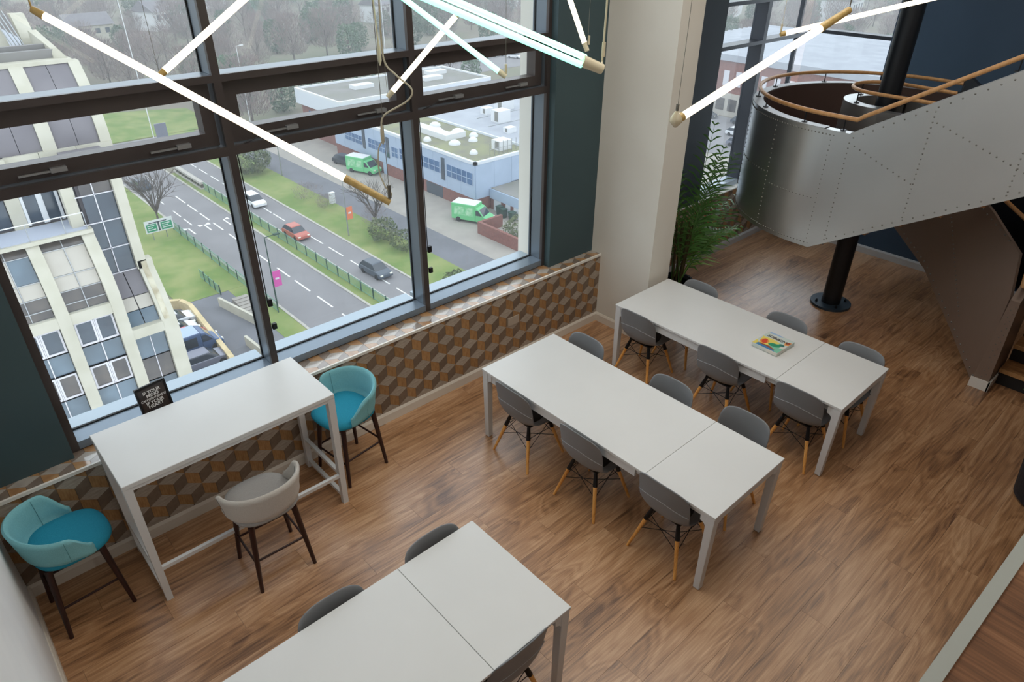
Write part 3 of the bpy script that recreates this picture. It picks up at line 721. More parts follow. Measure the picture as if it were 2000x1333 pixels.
# landing plate
mb = MB(); pts = [(CX+(R-.02)*math.cos(q), CY+(R-.02)*math.sin(q)) for q in ang(40, 0, PI)]
mb.prism([(x, y, ZB+.02) for x, y in pts], (0,0,.10)); mb.build('landing', 'steel_shaded', st)
# outer balustrade of the upper flight, in riveted plates
y_end = -4.55; y0 = CY-.24
def plate(ya, yb, x0, x1, fb, ft): return MB().hexa([(x0,ya,fb(ya)),(x1,ya,fb(ya)),(x1,yb,fb(yb)),(x0,yb,fb(yb))], [(x0,ya,ft(ya)),(x1,ya,ft(ya)),(x1,yb,ft(yb)),(x0,yb,ft(yb))])
ys = [CY, -1.815, -1.955, -2.62, -3.35, y_end]
for ya, yb in zip(ys, ys[1:]): plate(ya, yb, XO, XO+TH_, slope_b, slope_t).build('balustrade_plate', 'steel', st)
plate(-1.955, y_end, XO-.003, XO+TH_+.004, slope_t, lambda y: slope_t(y)+.008).build('balustrade_coping', 'coping', st)
# inner drum round the column, with its own flights' inner sides
r2 = .43; z2 = 2.47
mb = MB(); rows = []
for q in ang(40, PI+.3, -.3):
    c, s = math.cos(q), math.sin(q); rows.append([(CX+r2*1.05*c, CY+r2*1.05*s, ZB), (CX+r2*c, CY+r2*s, z2), (CX+(r2-.13)*c, CY+(r2-.13)*s, z2), (CX+(r2-.13)*c, CY+(r2-.13)*s, ZB)])
mb.grid(rows, True); mb.build('inner_drum', 'steel', st, smooth=30)
fb2 = lambda y: slope_b(y)+.12; ft2 = lambda y: z2+.55*(CY-.10-y)
plate(CY-.10, -2.35, CX-r2, CX-r2+.10, fb2, lambda y: z2-.02).build('inner_balustrade', 'steel', st)
plate(CY-.10, -2.9, CX+r2-.10, CX+r2, lambda y: ZB-.5*(CY-.10-y), lambda y: z2-.30*(CY-.10-y)).build('inner_balustrade', 'steel', st)
# upper flight: soffit and steps
MB().hexa([(XO+TH_,-1.75,ZB+.02),(CX-r2,-1.75,ZB+.02),(CX-r2,y_end,slope_b(y_end)+.02),(XO+TH_,y_end,slope_b(y_end)+.02)], [(XO+TH_,-1.75,ZB+.07),(CX-r2,-1.75,ZB+.07),(CX-r2,y_end,slope_b(y_end)+.07),(XO+TH_,y_end,slope_b(y_end)+.07)]).build('soffit_plate', 'steel_shaded', st)
for k in range(8):
    ya = -2.0-.3*k; z = ZB+.12+.18*(k+1)
    MB().box(XO+TH_, CX-r2, ya-.31, ya, z-.04, z).build('tread', 'tread_wood', st)
# lower flight: riveted side sheet rising from the floor post to the landing
P0, P1 = Vector((8.32,-3.56,0)), Vector((9.30,-2.02,0)); dd = (P1-P0); nn = Vector((-dd.y, dd.x, 0)).normalized()
def side(s, z): q = P0+dd*s; return Vector((q.x, q.y, z))
low = [side(0,.0), side(.30,.40), side(.62,.80), side(1,1.06), side(1,2.2), side(.62,1.93), side(.30,1.70), side(.05,1.45), side(0,1.03)]
MB().prism(low, -nn*.03).build('side_sheet', 'steel_shaded', st)
pw = MB().hexa([(8.29,-3.69,0),(8.80,-3.69,0),(8.80,-3.54,0),(8.29,-3.54,0)], [(8.29,-3.66,1.02),(8.80,-3.66,1.3),(8.80,-3.575,1.3),(8.29,-3.575,1.02)]).build('newel', 'steel_shaded', st)
sk = MB()
sk.box(8.272, 8.29, -3.705, -3.525, 0, .11).box(8.272, 8.82, -3.708, -3.69, 0, .11); sk.build('newel_skirting', 'trim_white', st)
for k in range(5):
    x = 8.52+.255*k; z = .185*(k+1)
    s_ = MB().box(x, x+.30, -4.75, -3.70, z-.035, z).build('tread', 'tread_wood', st)
    MB().box(x-.012, x+.006, -4.75, -3.70, z-.04, z+.001).build('nosing', 'rail_wood', s_)
    MB().box(x+.012, x+.022, -4.75, -3.70, z-.185, z-.035).build('riser', 'seat_black', st)
bk_ = [side(0,.9)-nn*.34, side(1,1.3)-nn*.34, side(1,2.75)-nn*.34, side(0,2.05)-nn*.34]
MB().prism(bk_, -nn*.04).build('inner_panel', 'post_black', st)
for k in range(4):
    y = -3.3+.27*k; z = .98+.06*k; MB().box(9.6, 10.3, y-.02, y+.27, z-.04, z).build('tread', 'tread_wood', st)
# far wall side of the lower flight
mb = MB().hexa([(10.36,-4.7,.5),(10.40,-4.7,.5),(10.40,-1.9,1.2),(10.36,-1.9,1.2)], [(10.36,-4.7,1.75),(10.40,-4.7,1.75),(10.40,-1.9,2.40),(10.36,-1.9,2.40)]); mb.build('outer_balustrade', 'post_black', st)
# handrails on little brackets
def rail(pts, name='handrail', r=.021): return MB().path(pts, r, 10).build(name, 'rail_wood', st, smooth=40)
RR = R-.05; hz = .125
circ = [(CX+RR*math.cos(q), CY+RR*math.sin(q), ZT+hz) for q in ang(50, -.32, PI)]
rail(circ+[(CX-RR, -1.97, ZT+hz)]+[(CX-RR, y, slope_t(y)+hz) for y in (-2.02,-2.6,-3.3,-4.5)])
r3 = r2-.065
ic = [(CX+r3*math.cos(q), CY+r3*math.sin(q), z2+.13) for q in ang(30, 0, PI)]
rail([(CX+r3, -2.25, z2+.12)]+ic+[(CX-r3, -1.85, z2+.13), (CX-r3, -2.30, z2+.13)], r=.019)
rail([(8.7,-3.60,1.535),(8.7,-2.90,1.955)], r=.02)
rail([(8.45,-3.62,1.12),(8.36,-3.615,1.16),(8.38,-3.60,1.26),(8.6,-3.60,1.42)], r=.024)
def bracket(x, y, z, h): MB().tube((x,y,z), (x,y,z+h), .006, n=6).lathe([(.028,0),(.028,.008)], 12, (x,y,z)).build('rail_bracket', 'post_black', st)
for q in (2.95, 2.45, 2.05, 1.55, .95, .45): bracket(CX+RR*math.cos(q), CY+RR*math.sin(q), ZT+.008, hz-.02)
for y in (-1.86, -2.75, -3.1): bracket(CX-RR, y, slope_t(y)+.006, hz-.02)
for q in (2.6, 1.2, .2): bracket(CX+r3*math.cos(q), CY+r3*math.sin(q), z2, .12)
# rivets along the plate edges
rv = MB()
def rivet(p, n, r=.0085):
    n = Vector(n).normalized(); p = Vector(p); u = n.orthogonal().normalized(); w = n.cross(u); b = len(rv.v)
    for rr, h in ((1, 0), (.72, .55)):
        for k in range(6): q = PI/3*k; rv.v.append(tuple(p+(u*math.cos(q)+w*math.sin(q))*r*rr+n*r*h))
    rv.v.append(tuple(p+n*r*.8))
    for k in range(6): l = (k+1) % 6; rv.f.append((b+k, b+l, b+6+l, b+6+k)); rv.f.append((b+6+k, b+6+l, b+12))
def onp(y, z): rivet((XO, y, z), (-1,0,0))
n = 30
for i in range(n+1):
    y = -1.99-2.4*i/n; onp(y, slope_t(y)-.05); onp(y, slope_b(y)+.05)
for i in range(22):
    t = (i+.5)/22; onp(-1.965-.0*t, ZB+.10+1.25*t if False else ZB+.06+(ZT-.12-ZB)*t)
    onp(-2.62, slope_b(-2.62)+.06+(slope_t(-2.62)-slope_b(-2.62)-.12)*t); onp(-3.35, slope_b(-3.35)+.06+(slope_t(-3.35)-slope_b(-3.35)-.12)*t)
for i in range(26):
    y = -2.02-.058*i; onp(y, slope_b(-2.62)+.62-.11*i/5 if y > -2.62 else slope_b(-3.0)+.95-.02*i)
def ond(q, z): rivet((CX+R*math.cos(q), CY+R*math.sin(q), z), (math.cos(q), math.sin(q), 0))
for i in range(70):
    q = PI+.13-1.9*i/69; ond(q, ZT-.045); ond(q, ZB+.045)
    qi = q; rivet((CX+(R-TH_)*math.cos(qi-.6), CY+(R-TH_)*math.sin(qi-.6), ZT-.05), (-math.cos(qi-.6), -math.sin(qi-.6), 0))
for qq in (PI+.06, PI-.42, PI-.98):
    for i in range(22): ond(qq, ZB+.07+(ZT-ZB-.14)*(i+.5)/22)
for i in range(14): ond(PI-.42-.04*i, ZB+.62); ond(PI+.02-.03*i, ZB+.52)
for i in range(26):
    t = (i+.5)/26; off = nn*.004
    s = t; e0 = .40*s/.30 if s < .30 else (.40+.40*(s-.30)/.32 if s < .62 else .80+.26*(s-.62)/.38)
    rivet(side(s, e0+.07)+off, nn, .011)
    if s > .1: rivet(side(s, 1.43+.68*s)+off, nn, .011)
    rivet(side(.25+.35*t, .55+1.05*t)+off, nn, .009)
    if i < 22: rivet((8.289, -3.61-.03*(i % 2), .14+.86*i/22), (-1,0,0), .006)
tag(rv.build('rivets', 'rivet', st, smooth=50), kind='stuff')
# ---------------- black column through the stair
pc = thing('steel_column', 'dark steel column on a bolted round base plate under the stair', 'column', (8.93, -1.713, 0))
MB().tube((8.93,-1.713,.03), (8.93,-1.713,5.79), .112, n=28).build('shaft', 'post_black', pc, smooth=40)
MB().lathe([(.24,0),(.24,.03)], 32, (8.93,-1.713,0)).build('base_plate', 'post_blue', pc)
for k in range(4):
    q = PI/4+PI/2*k; MB().lathe([(.016,.03),(.016,.05),(.009,.05),(.009,.065)], 6, (8.93+.18*math.cos(q), -1.713+.18*math.sin(q), 0)).build('bolt', 'post_black', pc)

# ================================================================ PLANTS
mk('palm_green', (58,100,48), .45, c2=(84,128,58), scale=3); mk('palm_light', (120,152,66), .45, c2=(84,128,56), scale=3); mk('palm_stem', (70,64,34), .6, c2=(52,44,28), scale=20, stretch=(1,1,6))
mk('pot_dark', (38,40,46), .85, c2=(48,50,58), scale=60, bump=.3); mk('soil', (40,30,24), .95)
def frond(mb, base, az, L, lean, droop, nl=26, ll=.26, seed=0):
    """arching palm frond with paired leaflets"""
    rnd = random.Random(seed); d = Vector((math.cos(az), math.sin(az), 0)); pts = []
    for i in range(nl+1):
        t = i/nl; pts.append(Vector(base)+d*(L*(lean*t+.35*droop*t*t))+Vector((0,0,L*(t*(1-.35*lean)-droop*.62*t**2.4))))
    mb.path(pts, [.008*(1-.8*i/nl) for i in range(nl+1)], 5)
    for i in range(int(nl*.22), nl+1):
        t = i/nl; a = pts[i]; tg = (pts[min(i+1, nl)]-pts[max(i-1, 0)]).normalized(); sd = tg.cross(Vector((0,0,1))).normalized() if abs(tg.z) < .98 else Vector((-d.y, d.x, 0))
        l = ll*(math.sin(PI*min(1, .25+t*.72))**.7)*rnd.uniform(.85, 1.1)
        for s in (-1, 1):
            v = (sd*s*.80+tg*.62+Vector((0,0,.16-.34*rnd.random()))).normalized(); w = tg*.0125; m = a+v*l*.5; e = a+v*l-Vector((0,0,l*.22))
            b = len(mb.v); mb.v += [tuple(a-w*.6), tuple(a+w*.6), tuple(m+w), tuple(e), tuple(m-w)]; mb.f += [(b,b+1,b+2,b+4), (b+4,b+2,b+3)]
PX, PY = 7.48, -.36
pl = thing('potted_palm', 'tall green palm in a dark pot standing behind the white pier', 'plant', (PX, PY, 0))
MB().lathe([(.15,0),(.19,.30),(.20,.32),(.175,.32),(.17,.27)], 24, (PX,PY,0)).build('pot', 'pot_dark', pl, smooth=40)
MB().lathe([(0.001,.27),(.172,.27)], 24, (PX,PY,0)).build('soil', 'soil', pl)
for k, (az, L, lean, dr, m) in enumerate([(.10,2.05,.12,.08,0),(.0,2.0,.42,.25,0),(.22,1.95,.30,.30,0),(-.10,1.75,.55,.45,0),(.12,1.55,.60,.55,0),(-.02,1.25,.52,.70,1),(.3,1.2,.42,.75,1),(-.2,1.15,.40,.62,1),(2.9,1.9,.14,.12,0),(-1.6,1.7,.10,.12,0),(1.2,1.7,.12,.15,0),(-.9,1.3,.3,.45,0),(.05,1.9,.25,.16,0),(-.25,1.45,.25,.35,0)]):
    b = (PX+.06*math.cos(k*2.1), PY+.06*math.sin(k*2.1), .28); mb = MB(); frond(mb, b, az, L, lean, dr, nl=19, ll=.36, seed=k); mb.build('frond', 'palm_light' if m else 'palm_green', pl)
for k in range(7):
    q = k*.9; MB().tube((PX+.05*math.cos(q), PY+.05*math.sin(q), .27), (PX+.10*math.cos(q), PY+.10*math.sin(q), 1.05), .013, .008, 7).build('cane', 'palm_stem', pl)
p2 = thing('planter', 'dark fabric planter at the right edge of the picture, leaf tips above', 'plant', (6.90, -4.59, 0))
MB().lathe([(.22,0),(.25,.03),(.30,.55),(.31,.56),(.28,.56),(.27,.50)], 28, (6.90,-4.59,0)).build('pot', 'pot_dark', p2, smooth=40)
MB().lathe([(.001,.50),(.272,.50)], 24, (6.90,-4.59,0)).build('soil', 'soil', p2)
for k, az in enumerate((1.5, .6, 4.4, 5.5, 3.4)):
    mb = MB(); frond(mb, (6.90,-4.59,.5), az, .78, .45, .45, nl=16, ll=.2, seed=40+k); mb.build('frond', 'palm_green', p2)
# ================================================================ OUTSIDE, far below the windows
ZG = -30.0
mk('asphalt', (130,128,130), .9, c2=(122,120,122), scale=.25, detail=6)
mk('asphalt_dark', (112,113,119), .9, c2=(102,103,108), scale=.3, detail=6)
mk('paving', (158,152,144), .9, c2=(146,141,134), scale=.4, detail=6)
mk('grass', (100,124,58), .95, c2=(132,140,84), scale=.35, detail=8)
mk('scrub', (108,110,88), .95, c2=(128,118,106), scale=.06, detail=8)
mk('kerb', (176,172,164), .85, c2=(162,158,150), scale=2)
mk('line_white', (226,226,224), .8)
mk('rail_green', (96,142,122), .7); mk('post_dkgreen', (40,70,60), .7)
mk('cream', (190,186,172), .8, c2=(180,176,160), scale=1.5, detail=6)
mk('cream_stained', (196,190,170), .85, c2=(160,150,126), scale=2.5, detail=7)
mk('spandrel', (182,176,166), .6, c2=(174,168,158), scale=1)
mk('mansard', (122,118,122), .7, c2=(112,108,113), scale=.8)
mk('win_dark', (66,78,90), .12, c2=(52,62,74), scale=.8, spec=.8)
mk('win_blue', (98,116,130), .12, c2=(76,90,102), scale=.7, spec=.8)
mk('win_brown', (92,84,78), .2, c2=(64,60,60), scale=1.2, spec=.8)
mk('upvc', (206,204,210), .5)
mk('balcony_floor', (176,182,196), .7)
mk('clad', (166,182,204), .55, c2=(158,174,196), scale=.5)
mk('clad_white', (206,212,220), .55)
mk('clad_win', (58,92,134), .2, c2=(74,110,150), scale=.7, spec=.8)
mk('brick', (134,88,78), .9, c2=(118,78,70), scale=3)
mk('roof_felt', (134,132,130), .95, c2=(122,122,112), scale=.25, detail=7)
mk('roof_moss', (136,138,104), .95, c2=(118,116,104), scale=.35, detail=7)
mk('roof_grey', (168,172,180), .9, c2=(156,160,168), scale=.3, detail=6)
mk('plant_white', (214,216,218), .6)
mk('tyre', (26,26,28), .8); mk('car_glass', (40,48,58), .1, spec=.8)
for n_, c_ in (('car_white', (222,224,228)), ('car_red', (176,92,78)), ('car_dark', (70,80,92)), ('car_black', (44,50,58)), ('car_blue', (70,92,128)), ('car_grey', (120,122,136)), ('van_green', (104,190,128)), ('car_rose', (196,84,88)), ('lamp_lens', (230,228,214))): mk(n_, c_, .3)
mk('bark', (96,86,78), .9, c2=(82,74,68), scale=8)
mk('twig_grey', (132,122,120), .95, rand=.12, c2=(148,132,126), scale=.6); mk('leaf_ever', (82,104,84), .9, c2=(104,122,98), scale=.8, rand=.15); mk('leaf_bush', (88,104,72), .9, c2=(112,116,84), scale=.8)
mk('pink', (214,84,170), .7); mk('orange_b', (222,124,84), .7); mk('sign_green', (26,140,100), .5); mk('tan_wall', (210,190,150), .85, c2=(190,172,132), scale=1.5)

def strip(name, x0, x1, y0, y1, m, dz=.02): return struct(MB().box(x0, x1, y0, y1, ZG-.4, ZG+dz).build(name, m))
struct(MB().box(-200, 700, 6, 700, ZG-1, ZG-.02).build('ground', 'scrub'))
rw = strip('road_west', 25.1, 32.0, 30, 112, 'asphalt'); md = strip('median', 32.0, 34.2, 30, 108, 'grass', .06); re_ = strip('road_east', 34.2, 38.8, 30, 112, 'asphalt')
strip('verge_east', 38.8, 44.6, 30, 150, 'grass', .05); strip('service_road', 44.6, 49.0, 20, 130, 'asphalt_dark'); strip('yard', 49.0, 120, 20, 130, 'paving', .03)
strip('verge_west', 17.5, 25.1, 64, 112, 'grass', .05); strip('forecourt', -20, 25.1, 20, 64, 'asphalt_dark', .02); strip('verge_strip', 22.6, 25.1, 40, 64, 'grass', .04)
strip('cross_road', -80, 44.6, 112, 131, 'asphalt', .02)
mb = MB()
for i in range(10):
    x0 = -40+9*i; h0 = 2.2*max(0, 1-((i-5)/5)**2); h1 = 2.2*max(0, 1-((i-4)/5)**2); mb.hexa([(x0,131.5,ZG-.5),(x0+9,131.5,ZG-.5),(x0+9,152,ZG-.5),(x0,152,ZG-.5)], [(x0,131.5,ZG+.1),(x0+9,131.5,ZG+.1),(x0+9,150,ZG+h1),(x0,150,ZG+h0)])
struct(mb.build('mound', 'grass'))
for x, p, m_ in ((24.9, rw, 0), (31.9, rw, 0), (34.1, re_, 0), (38.75, re_, 0)): MB().box(x, x+.28, 30, 112, ZG, ZG+.10).build('kerb', 'kerb', p)
for y, L in ((109.8,3.4),(97.2,3.6),(92.7,3.5),(88.4,3.2),(83.9,3.2),(79.0,3.2),(70.3,2.8),(65.8,3.1),(61.5,3.4),(56.5,3.2),(51.5,3.2)): MB().box(28.95, 29.12, y-L, y, ZG+.02, ZG+.035).build('lane_dash', 'line_white', rw)
for y in (107.9, 103, 98, 91.7, 87.8): MB().box(26.6, 26.75, y-2.9, y, ZG+.02, ZG+.035).build('lane_dash', 'line_white', rw)
for y in (112,107.5,103,98.5,94,90,85.7,81.7,76.9,71.8,67.1,62.0,57.3,52.6,48): MB().box(36.25, 36.4, y-3.4, y, ZG+.02, ZG+.035).build('lane_dash', 'line_white', re_)
for x, y, kind in ((25.9,84,'L'),(27.9,84,'T'),(30.5,84.2,'R')):
    a = MB().box(x-.09, x+.09, y-2.4, y, ZG+.02, ZG+.035)
    if kind != 'R': a.prism([(x-.1,y,ZG+.02),(x-.7,y+.5,ZG+.02),(x-.7,y-.4,ZG+.02)], (0,0,.015))
    if kind != 'L': a.prism([(x+.1,y,ZG+.02),(x+.7,y-.4,ZG+.02),(x+.7,y+.5,ZG+.02)], (0,0,.015))
    a.build('lane_arrow', 'line_white', rw)
# railings
def railing(label, x, y0, y1, h=1.25, step=2.4):
    r = thing('railing', label, 'railing', (x, y0, ZG), 'green street railings')
    y = y0
    while y < y1: MB().box(x-.05, x+.05, y-.05, y+.05, ZG, ZG+h+.1).build('post', 'post_dkgreen', r); y += step
    MB().box(x-.03, x+.03, y0, y1, ZG+h-.06, ZG+h).box(x-.03, x+.03, y0, y1, ZG+.15, ZG+.2).build('rail', 'rail_green', r)
    b = MB(); y = y0
    while y < y1: b.box(x-.01, x+.01, y-.012, y+.012, ZG+.2, ZG+h-.06); y += .16
    tag(b.build('bars', 'rail_green', r), kind='stuff')
railing('long green railing along the middle of the dual carriageway', 33.1, 40, 97); railing('green railing along the near road verge', 24.4, 56, 86); railing('green railing between the grass and the forecourt', 21.6, 63.5, 69, h=1.1, step=1.4)
rb = thing('barrier', 'pale concrete barrier with dark slots at the end of the median railing', 'barrier', (33.1, 97.5, ZG))
for k in range(9): MB().box(32.9, 33.3, 97.6+k*1.2, 98.2+k*1.2, ZG+.05, ZG+.85).build('upright', 'win_brown', rb)
MB().box(32.8, 33.4, 97.4, 108.6, ZG+.85, ZG+1.15).box(32.8, 33.4, 97.4, 108.6, ZG, ZG+.25).build('coping', 'kerb', rb)

# ---------------- vegetation
def twigs(seed, h, r, n, w, up=.55):
    """crown of fine upright twig blades"""
    rnd = random.Random(seed); mb = MB()
    for i in range(n):
        q = rnd.random()*2*PI; t = rnd.random()**.6; z = h*(.18+.78*rnd.random()); env = math.sin(PI*min(1, max(.05, (z/h-.08)/.95)))**.55
        rr = r*env*t; p = Vector((rr*math.cos(q), rr*math.sin(q), z)); d = Vector((math.cos(q)*t*(1-up)+rnd.uniform(-.35,.35), math.sin(q)*t*(1-up)+rnd.uniform(-.35,.35), up+rnd.uniform(-.2,.3))).normalized()
        L = h*rnd.uniform(.07, .17); s = d.orthogonal().normalized()*w*rnd.uniform(.6,1.3); b = len(mb.v)
        mb.v += [tuple(p-s), tuple(p+s), tuple(p+d*L)]; mb.f.append((b, b+1, b+2))
    return mb
def leaves(seed, h, r, n, w, flat=.0):
    rnd = random.Random(seed); mb = MB()
    for i in range(n):
        u = Vector((rnd.gauss(0,1), rnd.gauss(0,1), rnd.gauss(0,1))).normalized(); k = (.72+.28*rnd.random())*(1+.14*math.sin(5*u.x+seed)*math.cos(4*u.y))
        p = Vector((u.x*r*k, u.y*r*k, h*.5+u.z*h*.5*k)); p.z = max(p.z, .05)
        a = Vector((rnd.gauss(0,1), rnd.gauss(0,1), rnd.gauss(0,1)+flat)).normalized(); s = a.orthogonal().normalized()*w*rnd.uniform(.6,1.3); t = a.cross(s); b = len(mb.v)
        mb.v += [tuple(p-s-t*.6), tuple(p+s-t*.6), tuple(p+t)]; mb.f.append((b, b+1, b+2))
    return mb
def as_mesh(mb, name, m):
    me = bpy.data.meshes.new(name); me.from_pydata(mb.v, [], mb.f); me.update(); me.materials.append(M(m)); return me
def trunk_mesh(h, r): 
    mb = MB().tube((0,0,0), (0,0,h*.55), r, r*.5, 6)
    for k in range(5):
        q = k*1.3; mb.tube((0,0,h*(.25+.06*k)), (math.cos(q)*h*.2, math.sin(q)*h*.2, h*(.6+.05*k)), r*.45, r*.15, 5)
    return as_mesh(mb, 'trunk', 'bark')
kinds = {'bare': [(as_mesh(twigs(s, 11, 4.6, 1500, .055), 'crown', 'twig_grey'), trunk_mesh(11, .22)) for s in (1,2,3)],
         'ever': [(as_mesh(leaves(s, 10, 3.6, 1300, .30), 'crown', 'leaf_ever'), trunk_mesh(10, .25)) for s in (4,5)]}
def tree(name, label, kind, i, loc, sc, rz, group=None, sz=None):
    t = thing(name, label, 'tree', loc, group, rz); cm, tm = kinds[kind][i]
    for nm, me in (('crown', cm), ('trunk', tm)):
        o = link(nm, me, t); o.scale = (sc, sc, sz or sc)
    return t
rnd = random.Random(11); spots = []
houses = ((66,345,.3,1.2),(88,275,.5,1.0),(125,330,.2,1.1),(200,300,.6,1.3),(160,245,.4,1.0),(235,250,.3,1.2),(60,255,.1,.9),(280,170,.4,1.3),(300,130,.2,1.3))
def wood_tree(x, y):
    sc = rnd.uniform(.7, 1.2); ev = rnd.random() < .28
    r = (4.3 if ev else 5.3)*sc
    for px, py, pr_ in spots:
        if max(abs(px-x), abs(py-y)) < r+pr_: return
    for hx_, hy_, hr, hs in houses:
        if math.hypot(hx_-x, hy_-y) < 10*hs+r: return
    if (57-r < x < 92.5+r and y < 117+r) or (77-r < x < 151+r and 139-r < y < 172+r) or (129-r < x < 176+r and y < 93+r): return
    spots.append((x, y, r))
    tree('evergreen_tree' if ev else 'bare_tree', 'dark evergreen in the distant winter woodland' if ev else 'leafless grey-brown tree in the distant winter woodland', 'ever' if ev else 'bare', rnd.randrange(2 if ev else 3), (x, y, ZG), sc, rnd.random()*6, 'distant woodland evergreens' if ev else 'distant woodland bare trees')
for i in range(90): wood_tree(rnd.uniform(54, 112), rnd.uniform(120, 150))
for row in range(22):
    y = 158+row*10
    for i in range(60): wood_tree(-12+y*1.2*rnd.random(), y+rnd.uniform(-5, 5))
for i in range(300): wood_tree(186+rnd.random()*180, 60+rnd.random()*120)
# near verge trees and shrubs
def grow(mb, p, d, L, r, lvl, rnd):
    e = p+d*L; mb.tube(p, e, r, r*.62, 5 if lvl < 2 else 3, cap=False)
    if lvl >= 4: return
    for k in range(3 if lvl else 11):
        a = d.orthogonal().normalized(); a = Matrix.Rotation(rnd.random()*2*PI, 3, d)@a; s = rnd.uniform(.35, .75)
        grow(mb, p+d*L*rnd.uniform(.55, 1), (d+a*s+Vector((0,0,.12))).normalized(), L*(rnd.uniform(1.5,2.0) if lvl == 0 else rnd.uniform(.55,.78)), r*.6, lvl+1, rnd)
def bare(label, loc, h, seed):
    t = thing('bare_tree', label, 'tree', loc, 'bare trees along the road'); mb = MB(); grow(mb, Vector(loc), Vector((0,0,1)), h*.16, h*.014, 0, random.Random(seed))
    top = MB(); me = as_mesh(MB().add(mb.v, mb.f), 'branches', 'bark'); o = link('branches', me, t); o.location = -Vector(loc); return t
bare('leafless round-crowned tree behind the green road sign', (23.9, 89, ZG), 10.5, 3); bare('leafless spreading tree on the verge above the grey car', (44.6, 69.5, ZG), 8.5, 8)
def shrub(label, loc, h, r, m, seed, n=900, w=.12, tw=False):
    mb = twigs(seed, h, r, n, .03) if tw else leaves(seed, h, r, n, w); t = link('shrub', as_mesh(mb, 'shrub', m)); t.location = loc; tag(t, label, 'shrub', 'shrubs on the road verge')
shrub('round evergreen shrub at the far end of the east verge', (41.6, 100.5, ZG), 4.2, 3.4, 'leaf_bush', 21, 1800, .2)
shrub('brown leafless shrub on the grass beside a small white cabinet', (42.2, 82.9, ZG), 2.6, 2.2, 'twig_grey', 22, 900, tw=True); shrub('second brown shrub on the grass, nearer the service road', (42.4, 78.2, ZG), 2.2, 1.3, 'twig_grey', 23, 800, tw=True)
shrub('grey-green shrub below the spreading bare tree', (42.6, 64.6, ZG), 2.8, 1.9, 'leaf_bush', 24, 900, .14); shrub('brown shrub beside the grey-green one', (44.0, 68.6, ZG), 3.0, 1.7, 'twig_grey', 25, 900, tw=True); shrub('olive shrub at the kerb ahead of the grey car', (42.9, 60.4, ZG), 2.5, 1.8, 'leaf_bush', 26, 700, .14)
shrub('low shrub at the sill of the third window', (41.5, 48.5, ZG), 1.8, 1.6, 'leaf_bush', 27, 600, .13); shrub('overgrown shrub beside the brick wall at the yard', (55.6, 53.6, ZG), 3.0, 2.2, 'leaf_bush', 28, 900, .15)
cab = MB().box(44.0, 44.7, 79.8, 80.3, ZG, ZG+1.5).box(43.95, 44.75, 79.75, 80.35, ZG+1.5, ZG+1.58).build('utility_cabinet', 'plant_white'); tag(cab, 'small white utility cabinet on the verge beside the brown shrubs', 'cabinet')

# ---------------- vehicles (local: length on y, front at -y)
def car(label, loc, rz, paint, L=4.2, Wd=1.75, Hh=1.48, group='cars on the road'):
    c = thing('car', label, 'car', loc, group, rz); w = Wd/2; h = L/2
    prof = [(-h,.32),(-h+.05,.62),(-h+.25,.74),(-h+1.05,.90),(h-.25,.92),(h-.03,.78),(h,.45),(h-.08,.28),(-h+.1,.24)]
    o = MB().prism([(-w, y, z) for y, z in prof], (Wd,0,0)).build('body', paint, c, world=False); b = o.modifiers.new('b','BEVEL'); b.width = .07; b.segments = 2; b.limit_method = 'ANGLE'; bake(o)
    lo = [(-w+.06,-h+.95,.88),(w-.06,-h+.95,.88),(w-.06,h-.18,.90),(-w+.06,h-.18,.90)]; hi = [(-w+.22,-h+1.75,Hh-.03),(w-.22,-h+1.75,Hh-.03),(w-.22,h-.75,Hh-.02),(-w+.22,h-.75,Hh-.02)]
    MB().hexa(lo, hi).build('windows', 'car_glass', c, world=False)
    o = MB().hexa([(-w+.20,-h+1.68,Hh-.07),(w-.20,-h+1.68,Hh-.07),(w-.20,h-.68,Hh-.07),(-w+.20,h-.68,Hh-.07)], [(-w+.26,-h+1.80,Hh),(w-.26,-h+1.80,Hh),(w-.26,h-.82,Hh),(-w+.26,h-.82,Hh)]).build('roof', paint, c, world=False)
    for sx in (-1, 1):
        for y in (-h+.82, h-.85): MB().tube((sx*(w-.20), y, .31), (sx*(w+.01), y, .31), .31, n=14).build('wheel', 'tyre', c, world=False)
        MB().box(sx*w*.72-.16, sx*w*.72+.16, -h-.01, -h+.12, .55, .68).build('headlight', 'lamp_lens', c, world=False)
        MB().hexa([(sx*w-.09,-h+1.0,.5),(sx*w-.05,-h+1.0,.5),(sx*w-.05,h-.3,.5),(sx*w-.09,h-.3,.5)], [(sx*(w-.03)-.02,-h+1.2,.9),(sx*(w-.03)+.02,-h+1.2,.9),(sx*(w-.03)+.02,h-.3,.9),(sx*(w-.03)-.02,h-.3,.9)])
    return c
car('white car on the east carriageway, the furthest of the three', (36.0, 86.9, ZG+.02), .03, 'car_white', 4.5, 1.8, 1.55); car('red car in the middle of the east carriageway near the railing', (35.0, 72.6, ZG+.02), .05, 'car_red', 4.0); car('dark grey car on the east carriageway, nearest the window sill', (36.6, 57.0, ZG+.02), .05, 'car_dark', 4.2)
car('dark car parked behind the green van at the blue building', (55.0, 94.6, ZG+.03), .2, 'car_black', 4.4)
car('dark car on the near carriageway beside the cream tower', (26.6, 104, ZG+.02), PI, 'car_dark')
PK = 'parked cars beside the cream tower'
car('white car parked furthest under the tan wall', (15.6, 60.3, ZG+.02), PI/2, 'car_white', 4.2, group=PK); car('white hatchback parked beside the red one', (15.2, 58.1, ZG+.02), PI/2, 'car_white', 4.0, group=PK); car('rose red car parked between the white ones and the blue van', (15.4, 56.3, ZG+.02), PI/2, 'car_rose', 4.0, 1.3, group=PK)
